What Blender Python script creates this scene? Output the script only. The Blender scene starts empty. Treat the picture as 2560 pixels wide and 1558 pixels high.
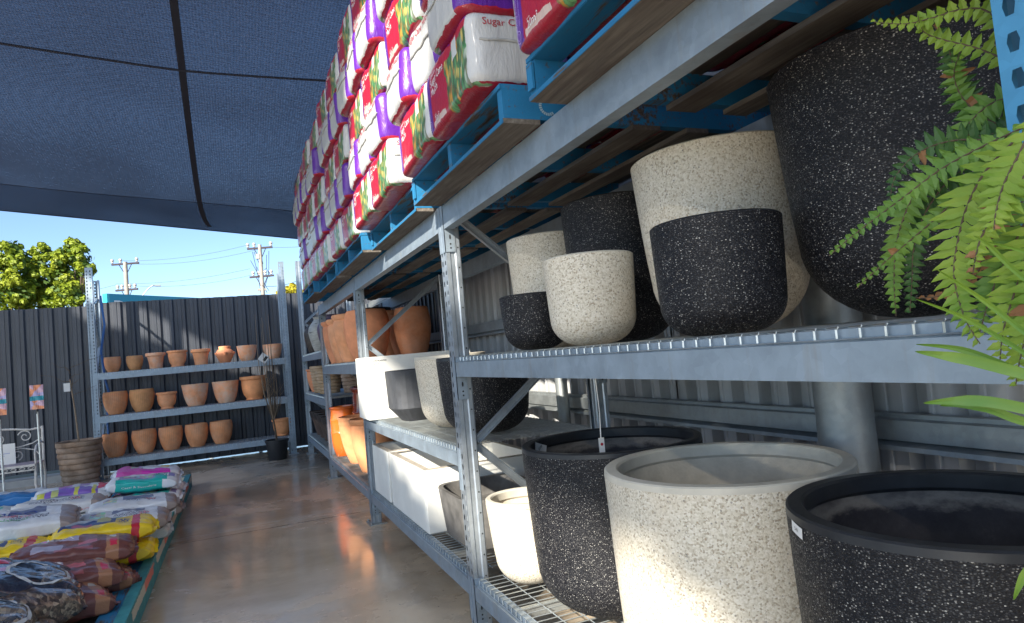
import bpy, math, random
from mathutils import Vector, Matrix, noise
PI = math.pi
sc = bpy.context.scene
# ---------------------------------------------------------------- camera
YAW, PITCH, ROLL, CH = .3969, .0553, -.0903, 1.387
fwd = Vector((math.sin(YAW)*math.cos(PITCH), math.cos(YAW)*math.cos(PITCH), math.sin(PITCH)))
r0 = Vector((math.cos(YAW), -math.sin(YAW), 0)); u0 = r0.cross(fwd)
rt = r0*math.cos(ROLL)+u0*math.sin(ROLL); up = -r0*math.sin(ROLL)+u0*math.cos(ROLL)
cd = bpy.data.cameras.new('camera'); cam = bpy.data.objects.new('camera', cd)
sc.collection.objects.link(cam); sc.camera = cam
cam.matrix_world = Matrix(((rt.x, up.x, -fwd.x, 0), (rt.y, up.y, -fwd.y, 0), (rt.z, up.z, -fwd.z, CH), (0, 0, 0, 1)))
cd.sensor_fit = 'HORIZONTAL'; cd.sensor_width = 36; cd.lens = 1675.06/2560*36
cd.clip_start = .02; cd.clip_end = 2000
# ---------------------------------------------------------------- light
SD = Vector((.70, .60, -.50)).normalized()          # direction sunlight travels
w = bpy.data.worlds.new('World'); sc.world = w; w.use_nodes = True
nt = w.node_tree; nt.nodes.clear()
wo = nt.nodes.new('ShaderNodeOutputWorld'); bg = nt.nodes.new('ShaderNodeBackground'); sk = nt.nodes.new('ShaderNodeTexSky')
sk.sky_type = 'NISHITA'; sk.sun_disc = False
sk.sun_elevation = math.asin(-SD.z); sk.sun_rotation = math.atan2(-SD.x, -SD.y)
sk.air_density = .75; sk.dust_density = .05; sk.ozone_density = 2.6; sk.altitude = 30
bg.inputs[1].default_value = .080
nt.links.new(sk.outputs[0], bg.inputs[0]); nt.links.new(bg.outputs[0], wo.inputs[0])
sl = bpy.data.lights.new('sun', 'SUN'); so = bpy.data.objects.new('sun', sl); sc.collection.objects.link(so)
sl.energy = 3.9; sl.angle = math.radians(.9); sl.color = (1, .93, .80)
so.rotation_euler = SD.to_track_quat('-Z', 'Y').to_euler()
sc.view_settings.view_transform = 'Standard'; sc.view_settings.look = 'None'
sc.view_settings.exposure = 1.68; sc.view_settings.gamma = 1
# ---------------------------------------------------------------- helpers
COL = sc.collection
class MB:
    def __init__(s): s.v = []; s.f = []; s.m = []
    def face(s, pts, mi=0):
        n = len(s.v); s.v += [tuple(p) for p in pts]; s.f.append(tuple(range(n, n+len(pts)))); s.m.append(mi)
    def box(s, x0, x1, y0, y1, z0, z1, mi=0):
        n = len(s.v)
        s.v += [(x, y, z) for z in (z0, z1) for y in (y0, y1) for x in (x0, x1)]
        for q in ((0, 2, 3, 1), (4, 5, 7, 6), (0, 1, 5, 4), (2, 6, 7, 3), (0, 4, 6, 2), (1, 3, 7, 5)):
            s.f.append(tuple(n+i for i in q)); s.m.append(mi)
        return s
    def bar(s, a, b, wd, ht, mi=0, upv=(0, 0, 1)):
        a = Vector(a); b = Vector(b); d = (b-a).normalized(); u = Vector(upv)
        sd = d.cross(u)
        if sd.length < 1e-4: sd = d.cross(Vector((1, 0, 0)))
        sd.normalize(); u = sd.cross(d); n = len(s.v)
        for p in (a, b):
            for i, j in ((-1, -1), (1, -1), (1, 1), (-1, 1)): s.v.append(tuple(p+sd*wd/2*i+u*ht/2*j))
        for q in ((3, 2, 1, 0), (4, 5, 6, 7), (0, 1, 5, 4), (1, 2, 6, 5), (2, 3, 7, 6), (3, 0, 4, 7)):
            s.f.append(tuple(n+i for i in q)); s.m.append(mi)
        return s
    def tube(s, pts, r, k=6, mi=0, cap=True):
        pts = [Vector(p) for p in pts]; n0 = len(s.v); L = len(pts)
        rr = r if isinstance(r, (list, tuple)) else [r]*L
        ref = Vector((0, 0, 1))
        for i, p in enumerate(pts):
            d = (pts[min(i+1, L-1)]-pts[max(i-1, 0)]).normalized()
            if abs(d.dot(ref)) > .95: ref = Vector((1, 0, 0)) if abs(d.x) < .9 else Vector((0, 1, 0))
            a = d.cross(ref).normalized(); b = a.cross(d); ref = b
            for j in range(k):
                t = 2*PI*j/k; s.v.append(tuple(p+(a*math.cos(t)+b*math.sin(t))*rr[i]))
        for i in range(L-1):
            for j in range(k):
                q = (n0+i*k+j, n0+i*k+(j+1) % k, n0+(i+1)*k+(j+1) % k, n0+(i+1)*k+j); s.f.append(q); s.m.append(mi)
        if cap:
            s.f.append(tuple(n0+j for j in reversed(range(k)))); s.m.append(mi)
            s.f.append(tuple(n0+(L-1)*k+j for j in range(k))); s.m.append(mi)
        return s
    def lathe(s, prof, n=48, mi=0, jit=0, cx=0, cy=0):
        n0 = len(s.v)
        for (r, z) in prof:
            for j in range(n):
                t = 2*PI*j/n; q = r*(1+jit*math.sin(3*t+z*9)); s.v.append((cx+q*math.cos(t), cy+q*math.sin(t), z))
        for i in range(len(prof)-1):
            for j in range(n):
                s.f.append((n0+i*n+j, n0+i*n+(j+1) % n, n0+(i+1)*n+(j+1) % n, n0+(i+1)*n+j)); s.m.append(mi)
        return s
    def grid(s, P, mi=0, closed=False):
        n0 = len(s.v); a = len(P); b = len(P[0])
        for row in P: s.v += [tuple(p) for p in row]
        for i in range(a-1):
            for j in range(b-1): s.f.append((n0+i*b+j, n0+i*b+j+1, n0+(i+1)*b+j+1, n0+(i+1)*b+j)); s.m.append(mi)
        return s
    def mesh(s, name, mats, smooth=False):
        me = bpy.data.meshes.new(name); me.from_pydata(s.v, [], s.f)
        for m in (mats if isinstance(mats, (list, tuple)) else [mats]): me.materials.append(m)
        me.polygons.foreach_set('material_index', s.m)
        if smooth: me.polygons.foreach_set('use_smooth', [True]*len(s.f))
        me.update()
        if smooth:
            try: me.set_sharp_from_angle(angle=math.radians(38))
            except Exception: pass
        return me
    def build(s, name, mats, parent=None, smooth=False, loc=None):
        return link(name, s.mesh(name, mats, smooth), parent, loc)
def link(name, me, parent=None, loc=None, rot=None):
    o = bpy.data.objects.new(name, me); COL.objects.link(o)
    if parent: o.parent = parent
    if loc is not None: o.location = loc
    if rot is not None: o.rotation_euler = rot
    return o
def tag(o, label=None, cat=None, group=None, kind=None):
    if label: o['label'] = label
    if cat: o['category'] = cat
    if group: o['group'] = group
    if kind: o['kind'] = kind
    return o
def thing(name, label, cat, loc=(0, 0, 0), rot=(0, 0, 0), group=None):
    return tag(link(name, None, None, loc, rot), label, cat, group)
def copy_tree(o, label=None, loc=None, rot=None):
    c = o.copy(); COL.objects.link(c)
    if label: c['label'] = label
    if loc is not None: c.location = loc
    if rot is not None: c.rotation_euler = rot
    for ch in list(o.children):
        d = ch.copy(); COL.objects.link(d); d.parent = c
        for g in list(ch.children):
            e = g.copy(); COL.objects.link(e); e.parent = d
    return c
# text mesh, centred, lying in XY, extruded a hair
_tc = {}
def textdata(txt, size, align='CENTER', subdiv=0):
    k = (txt, size, align)
    if k in _tc: return _tc[k]
    c = bpy.data.curves.new('text', 'FONT'); c.body = txt; c.size = size; c.align_x = align; c.align_y = 'CENTER'
    c.resolution_u = 3; c.space_line = .9
    o = bpy.data.objects.new('tmp', c); COL.objects.link(o); bpy.context.view_layer.update()
    me = bpy.data.meshes.new_from_object(o.evaluated_get(bpy.context.evaluated_depsgraph_get()))
    bpy.data.objects.remove(o)
    vs = [tuple(v.co) for v in me.vertices]; fs = [tuple(p.vertices) for p in me.polygons]
    bpy.data.meshes.remove(me); _tc[k] = (vs, fs); return vs, fs
def textmb(txt, size, fn, align='CENTER', mb=None, mi=0):
    vs, fs = textdata(txt, size, align); mb = mb or MB(); n = len(mb.v)
    mb.v += [tuple(fn(v[0], v[1])) for v in vs]
    mb.f += [tuple(n+i for i in f) for f in fs]; mb.m += [mi]*len(fs)
    return mb
# ---------------------------------------------------------------- node helpers
def newmat(name, base=(.5, .5, .5), rough=.5, metal=0, spec=.5):
    m = bpy.data.materials.new(name); m.use_nodes = True
    b = m.node_tree.nodes['Principled BSDF']
    b.inputs['Base Color'].default_value = (*base, 1); b.inputs['Roughness'].default_value = rough
    b.inputs['Metallic'].default_value = metal; b.inputs['Specular IOR Level'].default_value = spec
    return m
def nd(m, typ, **kw):
    n = m.node_tree.nodes.new('ShaderNode'+typ)
    for k, v in kw.items():
        if hasattr(n, k) and not k.startswith('i_'): setattr(n, k, v)
    return n
def setin(m, node, key, val):
    s = node.inputs[key]
    if hasattr(val, 'links') or isinstance(val, bpy.types.NodeSocket): m.node_tree.links.new(val, s)
    else:
        if isinstance(val, (tuple, list)) and s.type == 'RGBA' and len(val) == 3: val = (*val, 1)
        s.default_value = val
def math_(m, op, a, b=None, c=None):
    n = nd(m, 'Math', operation=op); setin(m, n, 0, a)
    if b is not None: setin(m, n, 1, b)
    if c is not None: setin(m, n, 2, c)
    return n.outputs[0]
def mix(m, fac, a, b, mode='MIX'):
    n = nd(m, 'Mix', data_type='RGBA', blend_type=mode); setin(m, n, 0, fac); setin(m, n, 6, a); setin(m, n, 7, b); return n.outputs[2]
def coords(m, scale=(1, 1, 1), kind='Object'):
    t = nd(m, 'TexCoord'); mp = nd(m, 'Mapping'); m.node_tree.links.new(t.outputs[kind], mp.inputs[0])
    mp.inputs['Scale'].default_value = scale; return mp.outputs[0]
def noise_(m, scale, vec=None, detail=4, rough=.5, dist=0):
    n = nd(m, 'TexNoise'); n.inputs['Scale'].default_value = scale; n.inputs['Detail'].default_value = detail
    n.inputs['Roughness'].default_value = rough; n.inputs['Distortion'].default_value = dist
    m.node_tree.links.new(vec if vec is not None else coords(m), n.inputs['Vector']); return n.outputs[0]
def vor(m, scale, vec=None, feature='F1', out='Distance'):
    n = nd(m, 'TexVoronoi', feature=feature); n.inputs['Scale'].default_value = scale
    m.node_tree.links.new(vec if vec is not None else coords(m), n.inputs['Vector']); return n.outputs[out]
def ramp(m, fac, stops, interp='LINEAR'):
    n = nd(m, 'ValToRGB'); n.color_ramp.interpolation = interp; e = n.color_ramp.elements
    while len(e) < len(stops): e.new(.5)
    for i, (p, c) in enumerate(stops):
        e[i].position = p; e[i].color = (*c, 1) if isinstance(c, (tuple, list)) else (c, c, c, 1)
    setin(m, n, 0, fac); return n.outputs[0]
def B(m): return m.node_tree.nodes['Principled BSDF']
def bump(m, h, strength=.3, dist=.01):
    n = nd(m, 'Bump'); n.inputs['Strength'].default_value = strength; n.inputs['Distance'].default_value = dist
    setin(m, n, 'Height', h); setin(m, B(m), 'Normal', n.outputs[0])
def sep(m, kind='Object'):
    t = nd(m, 'TexCoord'); s = nd(m, 'SeparateXYZ'); m.node_tree.links.new(t.outputs[kind], s.inputs[0]); return s.outputs
def rect(m, xyz, r, soft=None):
    """r = (x0,x1,y0,y1,z0,z1) any None -> 0/1 mask"""
    f = None
    for i in range(3):
        lo, hi = r[2*i], r[2*i+1]
        for v, op in ((lo, 'GREATER_THAN'), (hi, 'LESS_THAN')):
            if v is None: continue
            g = math_(m, op, xyz[i], v); f = g if f is None else math_(m, 'MULTIPLY', f, g)
    return f if f is not None else 1.0
# ---------------------------------------------------------------- materials
def mat_galv(name, base=(.50, .53, .55), rough=.42, stain=.35, metal=.75):
    m = newmat(name, base, rough, metal); c = coords(m)
    n = noise_(m, 9, c, 5, .6); v = vor(m, 38, c, 'F1', 'Color')
    sep_ = nd(m, 'SeparateColor'); m.node_tree.links.new(v, sep_.inputs[0])
    f = math_(m, 'ADD', math_(m, 'MULTIPLY', n, .75), math_(m, 'MULTIPLY', sep_.outputs[0], .12))
    col = ramp(m, f, [(.2, tuple(x*.68 for x in base)), (.62, base), (.85, tuple(min(1, x*1.25) for x in base))])
    st = noise_(m, 1, coords(m, (14, 14, 1.2)), 5, .65)
    col = mix(m, math_(m, 'MULTIPLY', ramp(m, st, [(.58, 0), (.78, 1)]), stain), col, (.30, .27, .22))
    setin(m, B(m), 'Base Color', col)
    setin(m, B(m), 'Roughness', math_(m, 'ADD', math_(m, 'MULTIPLY', n, .3), rough-.12))
    bump(m, noise_(m, 120, c, 3), .08, .002); return m
M = {}
M['galv'] = mat_galv('galvanised steel', (.47, .52, .57))
M['galv_old'] = mat_galv('weathered galvanised steel', (.42, .45, .46), .5, .5)
M['galv_bright'] = mat_galv('galvanised wire', (.62, .66, .66), .35, .15)
M['galv_rack'] = mat_galv('dull galvanised steel', (.37, .445, .52), .48, .6, .6)
M['hole'] = newmat('dark hole', (.02, .022, .025), .8)
def mat_speck(name, dark):
    m = newmat(name, rough=.55); c = coords(m); n = noise_(m, 30, c, 3)
    v1 = nd(m, 'TexVoronoi'); v1.inputs['Scale'].default_value = 215 if dark else 200
    m.node_tree.links.new(coords(m, (1, 1, 1.5)) if dark else c, v1.inputs['Vector'])
    s1 = nd(m, 'SeparateColor'); m.node_tree.links.new(v1.outputs['Color'], s1.inputs[0])
    body = math_(m, 'LESS_THAN', v1.outputs['Distance'], .42)
    if dark:
        pick = math_(m, 'GREATER_THAN', s1.outputs[0], .30)
        chip = math_(m, 'MULTIPLY', pick, math_(m, 'LESS_THAN', v1.outputs['Distance'], .44))
        grey = ramp(m, s1.outputs[1], [(0, (.012, .012, .015)), (.4, (.04, .04, .045)), (.7, (.085, .084, .084)), (.9, (.22, .21, .20)), (1, (.6, .58, .53))])
        col = mix(m, math_(m, 'MULTIPLY', chip, .72), ramp(m, s1.outputs[2], [(0, (.004, .004, .006)), (1, (.014, .014, .017))]), grey)
        setin(m, B(m), 'Roughness', math_(m, 'ADD', math_(m, 'MULTIPLY', s1.outputs[2], .45), .35)); B(m).inputs['Specular IOR Level'].default_value = .28
    else:
        base = ramp(m, s1.outputs[0], [(0, (.36, .30, .22)), (.25, (.55, .49, .385)), (.6, (.65, .59, .48)), (1, (.72, .67, .58))])
        v2 = nd(m, 'TexVoronoi'); v2.inputs['Scale'].default_value = 95; m.node_tree.links.new(c, v2.inputs['Vector'])
        s2 = nd(m, 'SeparateColor'); m.node_tree.links.new(v2.outputs['Color'], s2.inputs[0])
        dk = math_(m, 'MULTIPLY', math_(m, 'GREATER_THAN', s2.outputs[0], .78), math_(m, 'LESS_THAN', v2.outputs['Distance'], .27))
        col = mix(m, math_(m, 'MULTIPLY', dk, .7), base, ramp(m, s2.outputs[1], [(0, (.10, .10, .11)), (.5, (.22, .20, .17)), (1, (.4, .27, .15))]))
        col = mix(m, ramp(m, noise_(m, 4, c, 4), [(.45, 0), (.7, .28)]), col, (.62, .5, .36))
        setin(m, B(m), 'Roughness', .7)
    setin(m, B(m), 'Base Color', col)
    h = math_(m, 'SUBTRACT', 1, v1.outputs['Distance'])
    bump(m, h, .55 if dark else .45, .0025); return m
M['spk_black'] = mat_speck('black exposed aggregate', True)
M['spk_cream'] = mat_speck('cream exposed aggregate', False)
def mat_plain(name, base, rough=.6, var=.25, scale=8, bmp=.15, spec=.4, metal=0, streak=False, bscale=60):
    m = newmat(name, base, rough, metal, spec); c = coords(m)
    n = noise_(m, scale, coords(m, (1, 1, .35)) if streak else c, 5, .6)
    col = ramp(m, n, [(.28, tuple(x*(1-var) for x in base)), (.72, tuple(min(1, x*(1+var)) for x in base))])
    setin(m, B(m), 'Base Color', col)
    if bmp: bump(m, noise_(m, bscale, c, 3), bmp, .004)
    return m
M['rim_black'] = mat_plain('smooth black rim', (.022, .023, .026), .38, .3, 12, .08)
M['rim_cream'] = mat_plain('smooth cream rim', (.54, .50, .42), .6, .12, 10, .12)
M['in_black'] = mat_plain('dusty black inside', (.03, .029, .031), .65, .5, 7, .2)
m = M['in_black']; x = sep(m); dst = ramp(m, math_(m, 'ADD', x[2], math_(m, 'MULTIPLY', math_(m, 'SUBTRACT', noise_(m, 9, coords(m, (1, 1, 2)), 5, .7), .5), .10)), [(.585, 0), (.61, .7), (.64, .15)]); setin(m, B(m), 'Base Color', mix(m, dst, ramp(m, noise_(m, 7, None, 6, .75), [(.35, (.014, .013, .016)), (.6, (.035, .032, .036)), (.8, (.10, .09, .085))]), (.24, .215, .185)))
M['in_cream'] = mat_plain('rough cream inside', (.56, .50, .40), .8, .2, 9, .5)
M['charcoal'] = mat_plain('charcoal cement', (.055, .058, .066), .65, .45, 6, .15)
M['grey_cement'] = mat_plain('mottled grey cement', (.10, .095, .09), .7, .5, 9, .2)
M['white'] = mat_plain('matte white planter', (.74, .73, .69), .55, .09, 4, .08)
M['white_dirty'] = mat_plain('dusty planter rim', (.42, .37, .31), .8, .3, 18, .2)
def mat_terra(name, base, wash=0, weave=False, rings=0, rough=.75):
    m = newmat(name, base, rough, 0, .3); c = coords(m)
    n = noise_(m, 7, c, 5, .6)
    col = ramp(m, n, [(.3, tuple(x*.78 for x in base)), (.7, tuple(min(1, x*1.15) for x in base))])
    if wash:
        col = mix(m, math_(m, 'MULTIPLY', ramp(m, noise_(m, 5, c, 6, .7), [(.38, 0), (.62, 1)]), wash), col, (.72, .58, .47))
    setin(m, B(m), 'Base Color', col)
    if weave:
        x = sep(m); a = math_(m, 'ARCTAN2', x[1], x[0])
        g = math_(m, 'MULTIPLY', math_(m, 'SINE', math_(m, 'MULTIPLY', a, 34)), math_(m, 'SINE', math_(m, 'MULTIPLY', x[2], 210)))
        lines = math_(m, 'MAXIMUM', math_(m, 'GREATER_THAN', math_(m, 'COSINE', math_(m, 'MULTIPLY', a, 40)), .8),
                      math_(m, 'GREATER_THAN', math_(m, 'COSINE', math_(m, 'MULTIPLY', x[2], 300)), .8))
        setin(m, B(m), 'Base Color', mix(m, math_(m, 'MULTIPLY', lines, .38), col, tuple(q*.45 for q in base)))
        bump(m, math_(m, 'SUBTRACT', 1, lines), .5, .004)
    else: bump(m, noise_(m, 50, c, 4), .2, .004)
    return m
M['terra'] = mat_terra('terracotta', (.74, .30, .155))
M['terra_o'] = mat_terra('orange terracotta', (.76, .33, .15))
M['terra_wash'] = mat_terra('whitewashed terracotta', (.88, .39, .20), .75)
M['terra_weave'] = mat_terra('woven pattern terracotta', (.92, .38, .17), .25, True)
M['terra_brown'] = mat_terra('brown woven terracotta', (.72, .35, .15), .1, True)
M['terra_tall'] = mat_terra('fired brown terracotta', (.56, .20, .085), .15)
M['terra_pink'] = mat_terra('pinkish terracotta', (.88, .38, .18), .15)
M['ringed'] = mat_terra('tan ringed clay', (.40, .27, .15), .3)
M['ring_brown'] = mat_terra('brown ringed clay', (.26, .17, .115), .35)
M['glaze_red'] = newmat('oxblood glaze', (.20, .025, .010), .12); B(M['glaze_red']).inputs['Coat Weight'].default_value = .6
M['glaze_org'] = newmat('orange glaze', (.60, .13, .02), .22); B(M['glaze_org']).inputs['Coat Weight'].default_value = .6
setin(M['glaze_red'], B(M['glaze_red']), 'Base Color', ramp(M['glaze_red'], noise_(M['glaze_red'], 8), [(.35, (.12, .014, .008)), (.7, (.27, .04, .015))]))
M['choc'] = mat_plain('dusty brown plastic', (.10, .065, .05), .7, .3, 10, .1)
M['choc_rim'] = mat_plain('dark brown rim', (.045, .035, .032), .6, .3, 10, .1)
M['purple_glaze'] = mat_plain('dull mauve glaze', (.12, .09, .14), .4, .3, 6, .1)
m = M['dark_jar'] = newmat('dark speckled jar', rough=.5)
setin(m, B(m), 'Base Color', ramp(m, noise_(m, 22, None, 6, .8), [(.4, (.03, .026, .024)), (.58, (.07, .055, .045)), (.7, (.35, .30, .25))])); bump(m, noise_(m, 40), .5, .006)
m = M['birch'] = newmat('birch bark glaze', rough=.5)
setin(m, B(m), 'Base Color', ramp(m, noise_(m, 1, coords(m, (9, 9, 42)), 4, .6), [(.30, (.06, .055, .05)), (.38, (.34, .33, .30)), (.7, (.50, .50, .46))]))
# floor: damp trowelled concrete
m = M['floor'] = newmat('damp concrete', rough=.5)
c = coords(m)
n1 = noise_(m, .55, c, 6, .6, .4); n2 = noise_(m, 3.2, c, 8, .65); n3 = noise_(m, 26, c, 4, .6)
col = ramp(m, n2, [(.25, (.46, .365, .26)), (.5, (.60, .49, .365)), (.75, (.70, .60, .47))])
wet = ramp(m, math_(m, 'ADD', math_(m, 'MULTIPLY', n1, .75), math_(m, 'MULTIPLY', n2, .25)), [(.40, 0), (.56, 1)])
col = mix(m, math_(m, 'MULTIPLY', wet, .42), col, (.11, .085, .065))
col = mix(m, ramp(m, n3, [(.55, 0), (.8, .25)]), col, (.30, .26, .21))
sx = sep(m)
jt = math_(m, 'LESS_THAN', math_(m, 'ABSOLUTE', math_(m, 'ADD', math_(m, 'SUBTRACT', sx[1], 6.45), math_(m, 'MULTIPLY', math_(m, 'SUBTRACT', n3, .5), .02))), .008)
col = mix(m, jt, col, (.03, .026, .022))
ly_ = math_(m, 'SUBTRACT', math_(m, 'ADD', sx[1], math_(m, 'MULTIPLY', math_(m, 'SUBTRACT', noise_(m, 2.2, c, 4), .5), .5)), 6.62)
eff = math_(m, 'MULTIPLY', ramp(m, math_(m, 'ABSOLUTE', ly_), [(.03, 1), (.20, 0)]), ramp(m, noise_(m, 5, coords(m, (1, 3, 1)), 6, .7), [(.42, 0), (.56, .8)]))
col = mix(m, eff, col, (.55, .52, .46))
dk_ = ramp(m, noise_(m, 1.3, coords(m, (1, .6, 1)), 7, .7, .8), [(.52, 0), (.66, .35)]); col = mix(m, dk_, col, (.15, .115, .085))
spt = nd(m, 'TexVoronoi'); spt.inputs['Scale'].default_value = 7; m.node_tree.links.new(c, spt.inputs[0]); col = mix(m, math_(m, 'LESS_THAN', spt.outputs['Distance'], .035), col, (.04, .03, .025))
setin(m, B(m), 'Base Color', col)
setin(m, B(m), 'Roughness', ramp(m, wet, [(0, .42), (.6, .16), (1, .07)]))
setin(m, B(m), 'Specular IOR Level', .55)
bump(m, math_(m, 'ADD', math_(m, 'MULTIPLY', n3, .35), n2), .10, .012)
M['ground'] = mat_plain('dry ground', (.16, .14, .09), .9, .3, 1, .2)
# fences
def mat_fence(name, base, rough):
    m = newmat(name, base, rough, 0, .5)
    n = noise_(m, 1, coords(m, (6, 6, .8)), 5, .6)
    setin(m, B(m), 'Base Color', ramp(m, n, [(.3, tuple(x*.75 for x in base)), (.7, tuple(x*1.2 for x in base))]))
    d = ramp(m, noise_(m, 14, None, 6, .75), [(.60, 0), (.78, .35)])
    setin(m, B(m), 'Base Color', mix(m, d, ramp(m, n, [(.3, tuple(x*.75 for x in base)), (.7, tuple(x*1.2 for x in base))]), (.22, .20, .17)))
    return m
M['fence_dark'] = mat_fence('dark painted sheet steel', (.055, .061, .076), .45)
M['fence_grey'] = mat_fence('grey sheet steel', (.42, .425, .43), .45)
M['kerb'] = mat_plain('concrete plinth', (.34, .35, .36), .6, .15, 6, .2)
# wood
def mat_blue(name, paint=(.010, .145, .31), wear=.5):
    m = newmat(name, rough=.75); c = coords(m, (9, 1.0, 9)); c2 = coords(m)
    g = noise_(m, 5, c, 8, .7); g2 = noise_(m, 3, c2, 5)
    wood = ramp(m, noise_(m, 9, c, 6, .6), [(.3, (.045, .032, .024)), (.6, (.12, .09, .065)), (.8, (.2, .16, .12))])
    f = ramp(m, math_(m, 'ADD', math_(m, 'MULTIPLY', g, .6), math_(m, 'MULTIPLY', g2, .4)), [(wear, 1), (wear+.07, 0)])
    pc = ramp(m, g2, [(.3, tuple(x*.8 for x in paint)), (.7, tuple(min(1, x*1.2) for x in paint))])
    setin(m, B(m), 'Base Color', mix(m, f, wood, pc)); bump(m, g, .5, .004); return m
M['pblue'] = mat_blue('worn blue pallet paint', wear=.53)
M['pblue_solid'] = mat_blue('blue pallet paint', (.010, .17, .36), .52)
m = M['pwood'] = newmat('weathered pallet timber', rough=.85)
c = coords(m, (12, .8, 12)); g = noise_(m, 4, c, 8, .65)
setin(m, B(m), 'Base Color', mix(m, ramp(m, noise_(m, 3, coords(m), 4), [(.45, 0), (.65, .6)]), ramp(m, g, [(.3, (.075, .062, .052)), (.55, (.16, .138, .115)), (.8, (.28, .25, .21))]), (.075, .055, .045))); bump(m, g, .5, .004)
# shade cloth
def mat_cloth(name, opac, tint, weave=True, tr_=.35):
    m = bpy.data.materials.new(name); m.use_nodes = True; t = m.node_tree; t.nodes.clear()
    out = nd(m, 'OutputMaterial'); tr = nd(m, 'BsdfTransparent'); di = nd(m, 'BsdfDiffuse'); tl = nd(m, 'BsdfTranslucent')
    di.inputs[0].default_value = (*tint, 1); tl.inputs[0].default_value = (tint[0]*.8, tint[1]*.9, tint[2], 1)
    a = nd(m, 'MixShader'); a.inputs[0].default_value = tr_; t.links.new(di.outputs[0], a.inputs[1]); t.links.new(tl.outputs[0], a.inputs[2])
    c = coords(m)
    if weave:
        w1 = nd(m, 'TexWave', wave_type='BANDS', bands_direction='X'); w1.inputs['Scale'].default_value = 14; w1.inputs['Distortion'].default_value = 3.0
        w1.inputs['Detail'].default_value = 3; w1.inputs['Detail Scale'].default_value = .8
        cc = coords(m, (1, .25, 1)); t.links.new(cc, w1.inputs[0])
        w2 = nd(m, 'TexWave', wave_type='BANDS', bands_direction='Y'); w2.inputs['Scale'].default_value = 11; w2.inputs['Distortion'].default_value = 4.0; w2.inputs['Detail'].default_value = 2
        t.links.new(c, w2.inputs[0])
        n = noise_(m, 75, coords(m, (.7, 1.0, 1)), 3, .7); nb = noise_(m, .7, c, 3)
        f = math_(m, 'ADD', math_(m, 'MULTIPLY', w1.outputs[0], .05), math_(m, 'MULTIPLY', w2.outputs[0], .05))
        f = math_(m, 'ADD', f, math_(m, 'MULTIPLY', math_(m, 'SUBTRACT', n, .25), .40)); ys_ = sep(m); f = math_(m, 'ADD', f, math_(m, 'MULTIPLY', ramp(m, math_(m, 'DIVIDE', ys_[1], 10), [(.60, 0), (.90, 1)]), .10)); rx_ = math_(m, 'MULTIPLY', math_(m, 'ADD', ys_[0], .1), .8); ry_ = math_(m, 'MULTIPLY', math_(m, 'SUBTRACT', ys_[1], 6.9), 1.3); rg = math_(m, 'SQRT', math_(m, 'ADD', math_(m, 'MULTIPLY', rx_, rx_), math_(m, 'MULTIPLY', ry_, ry_))); f = math_(m, 'ADD', f, math_(m, 'MULTIPLY', math_(m, 'SINE', math_(m, 'MULTIPLY', math_(m, 'ADD', rg, math_(m, 'MULTIPLY', noise_(m, 1.5, c, 2), .3)), 75)), .010)); f = math_(m, 'ADD', f, math_(m, 'MULTIPLY', nb, .16))  # opacity rises towards the far edge, imitating paler sky behind the cloth
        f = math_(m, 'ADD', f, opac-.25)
    else: f = opac
    b = nd(m, 'MixShader'); setin(m, b, 0, f); t.links.new(tr.outputs[0], b.inputs[1]); t.links.new(a.outputs[0], b.inputs[2])
    tr.inputs[0].default_value = (.84, .88, .94, 1) if weave else (.95, .95, .95, 1)
    t.links.new(b.outputs[0], out.inputs[0]); return m
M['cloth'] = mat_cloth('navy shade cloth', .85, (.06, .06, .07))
M['cloth_hem'] = mat_cloth('doubled shade cloth hem', .20, (.05, .05, .052), True, .1)
M['sun_blocker'] = mat_cloth('added sun blocker sheet', .96, (.84, .79, .74), False, .85)  # for the added unseen sun blocker; translucent to give soft fill light
M['seam'] = newmat('black webbing', (.012, .014, .028), .8)
# plastics / print
def P_(name, base, rough=.35, spec=.5): return mat_plain(name, base, rough, .06, 10, 0, spec)
M['red_text'] = P_('dark red print', (.42, .015, .04)); M['white_text'] = P_('white print', (.8, .8, .8))
M['black_text'] = P_('black print', (.02, .02, .02)); M['green_text'] = P_('green print', (.08, .33, .10)); M['pink_text'] = P_('pink red print', (.65, .06, .10))
M['paper'] = P_('white label paper', (.75, .74, .72), .6); M['black_pl'] = P_('black nursery plastic', (.018, .018, .02), .45)
M['navy_text'] = P_('navy print', (.03, .05, .22)); M['orange_print'] = P_('orange print', (.80, .22, .05))
m = M['mulch'] = newmat('printed mulch bag film', rough=.34)
x = sep(m); wn = noise_(m, 30, coords(m, (1, 1, 1)), 2); wv = math_(m, 'MULTIPLY', math_(m, 'SUBTRACT', wn, .5), .014)
xx = math_(m, 'ADD', x[0], wv); zz = math_(m, 'ADD', x[2], wv); X = (xx, x[1], zz)
col = mix(m, rect(m, X, (None, None, None, None, None, -.110)), (.42, .014, .040), (.34, .012, .03))
veg = nd(m, 'TexVoronoi'); veg.inputs['Scale'].default_value = 38; veg.inputs['Randomness'].default_value = 1
m.node_tree.links.new(coords(m, (1.5, .3, .6)), veg.inputs['Vector'])
sv = nd(m, 'SeparateColor'); m.node_tree.links.new(veg.outputs['Color'], sv.inputs[0])
vc = ramp(m, math_(m, 'ADD', math_(m, 'MULTIPLY', sv.outputs[0], .55), math_(m, 'MULTIPLY', math_(m, 'ADD', x[0], .0), 1.6)),
          [(0, (.07, .24, .09)), (.2, (.14, .36, .14)), (.36, (.68, .34, .05)), (.47, (.62, .50, .14)), (.55, (.08, .26, .10)), (.68, (.42, .50, .40)), (.80, (.16, .34, .15)), (.93, (.55, .50, .45))], 'CONSTANT')
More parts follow.
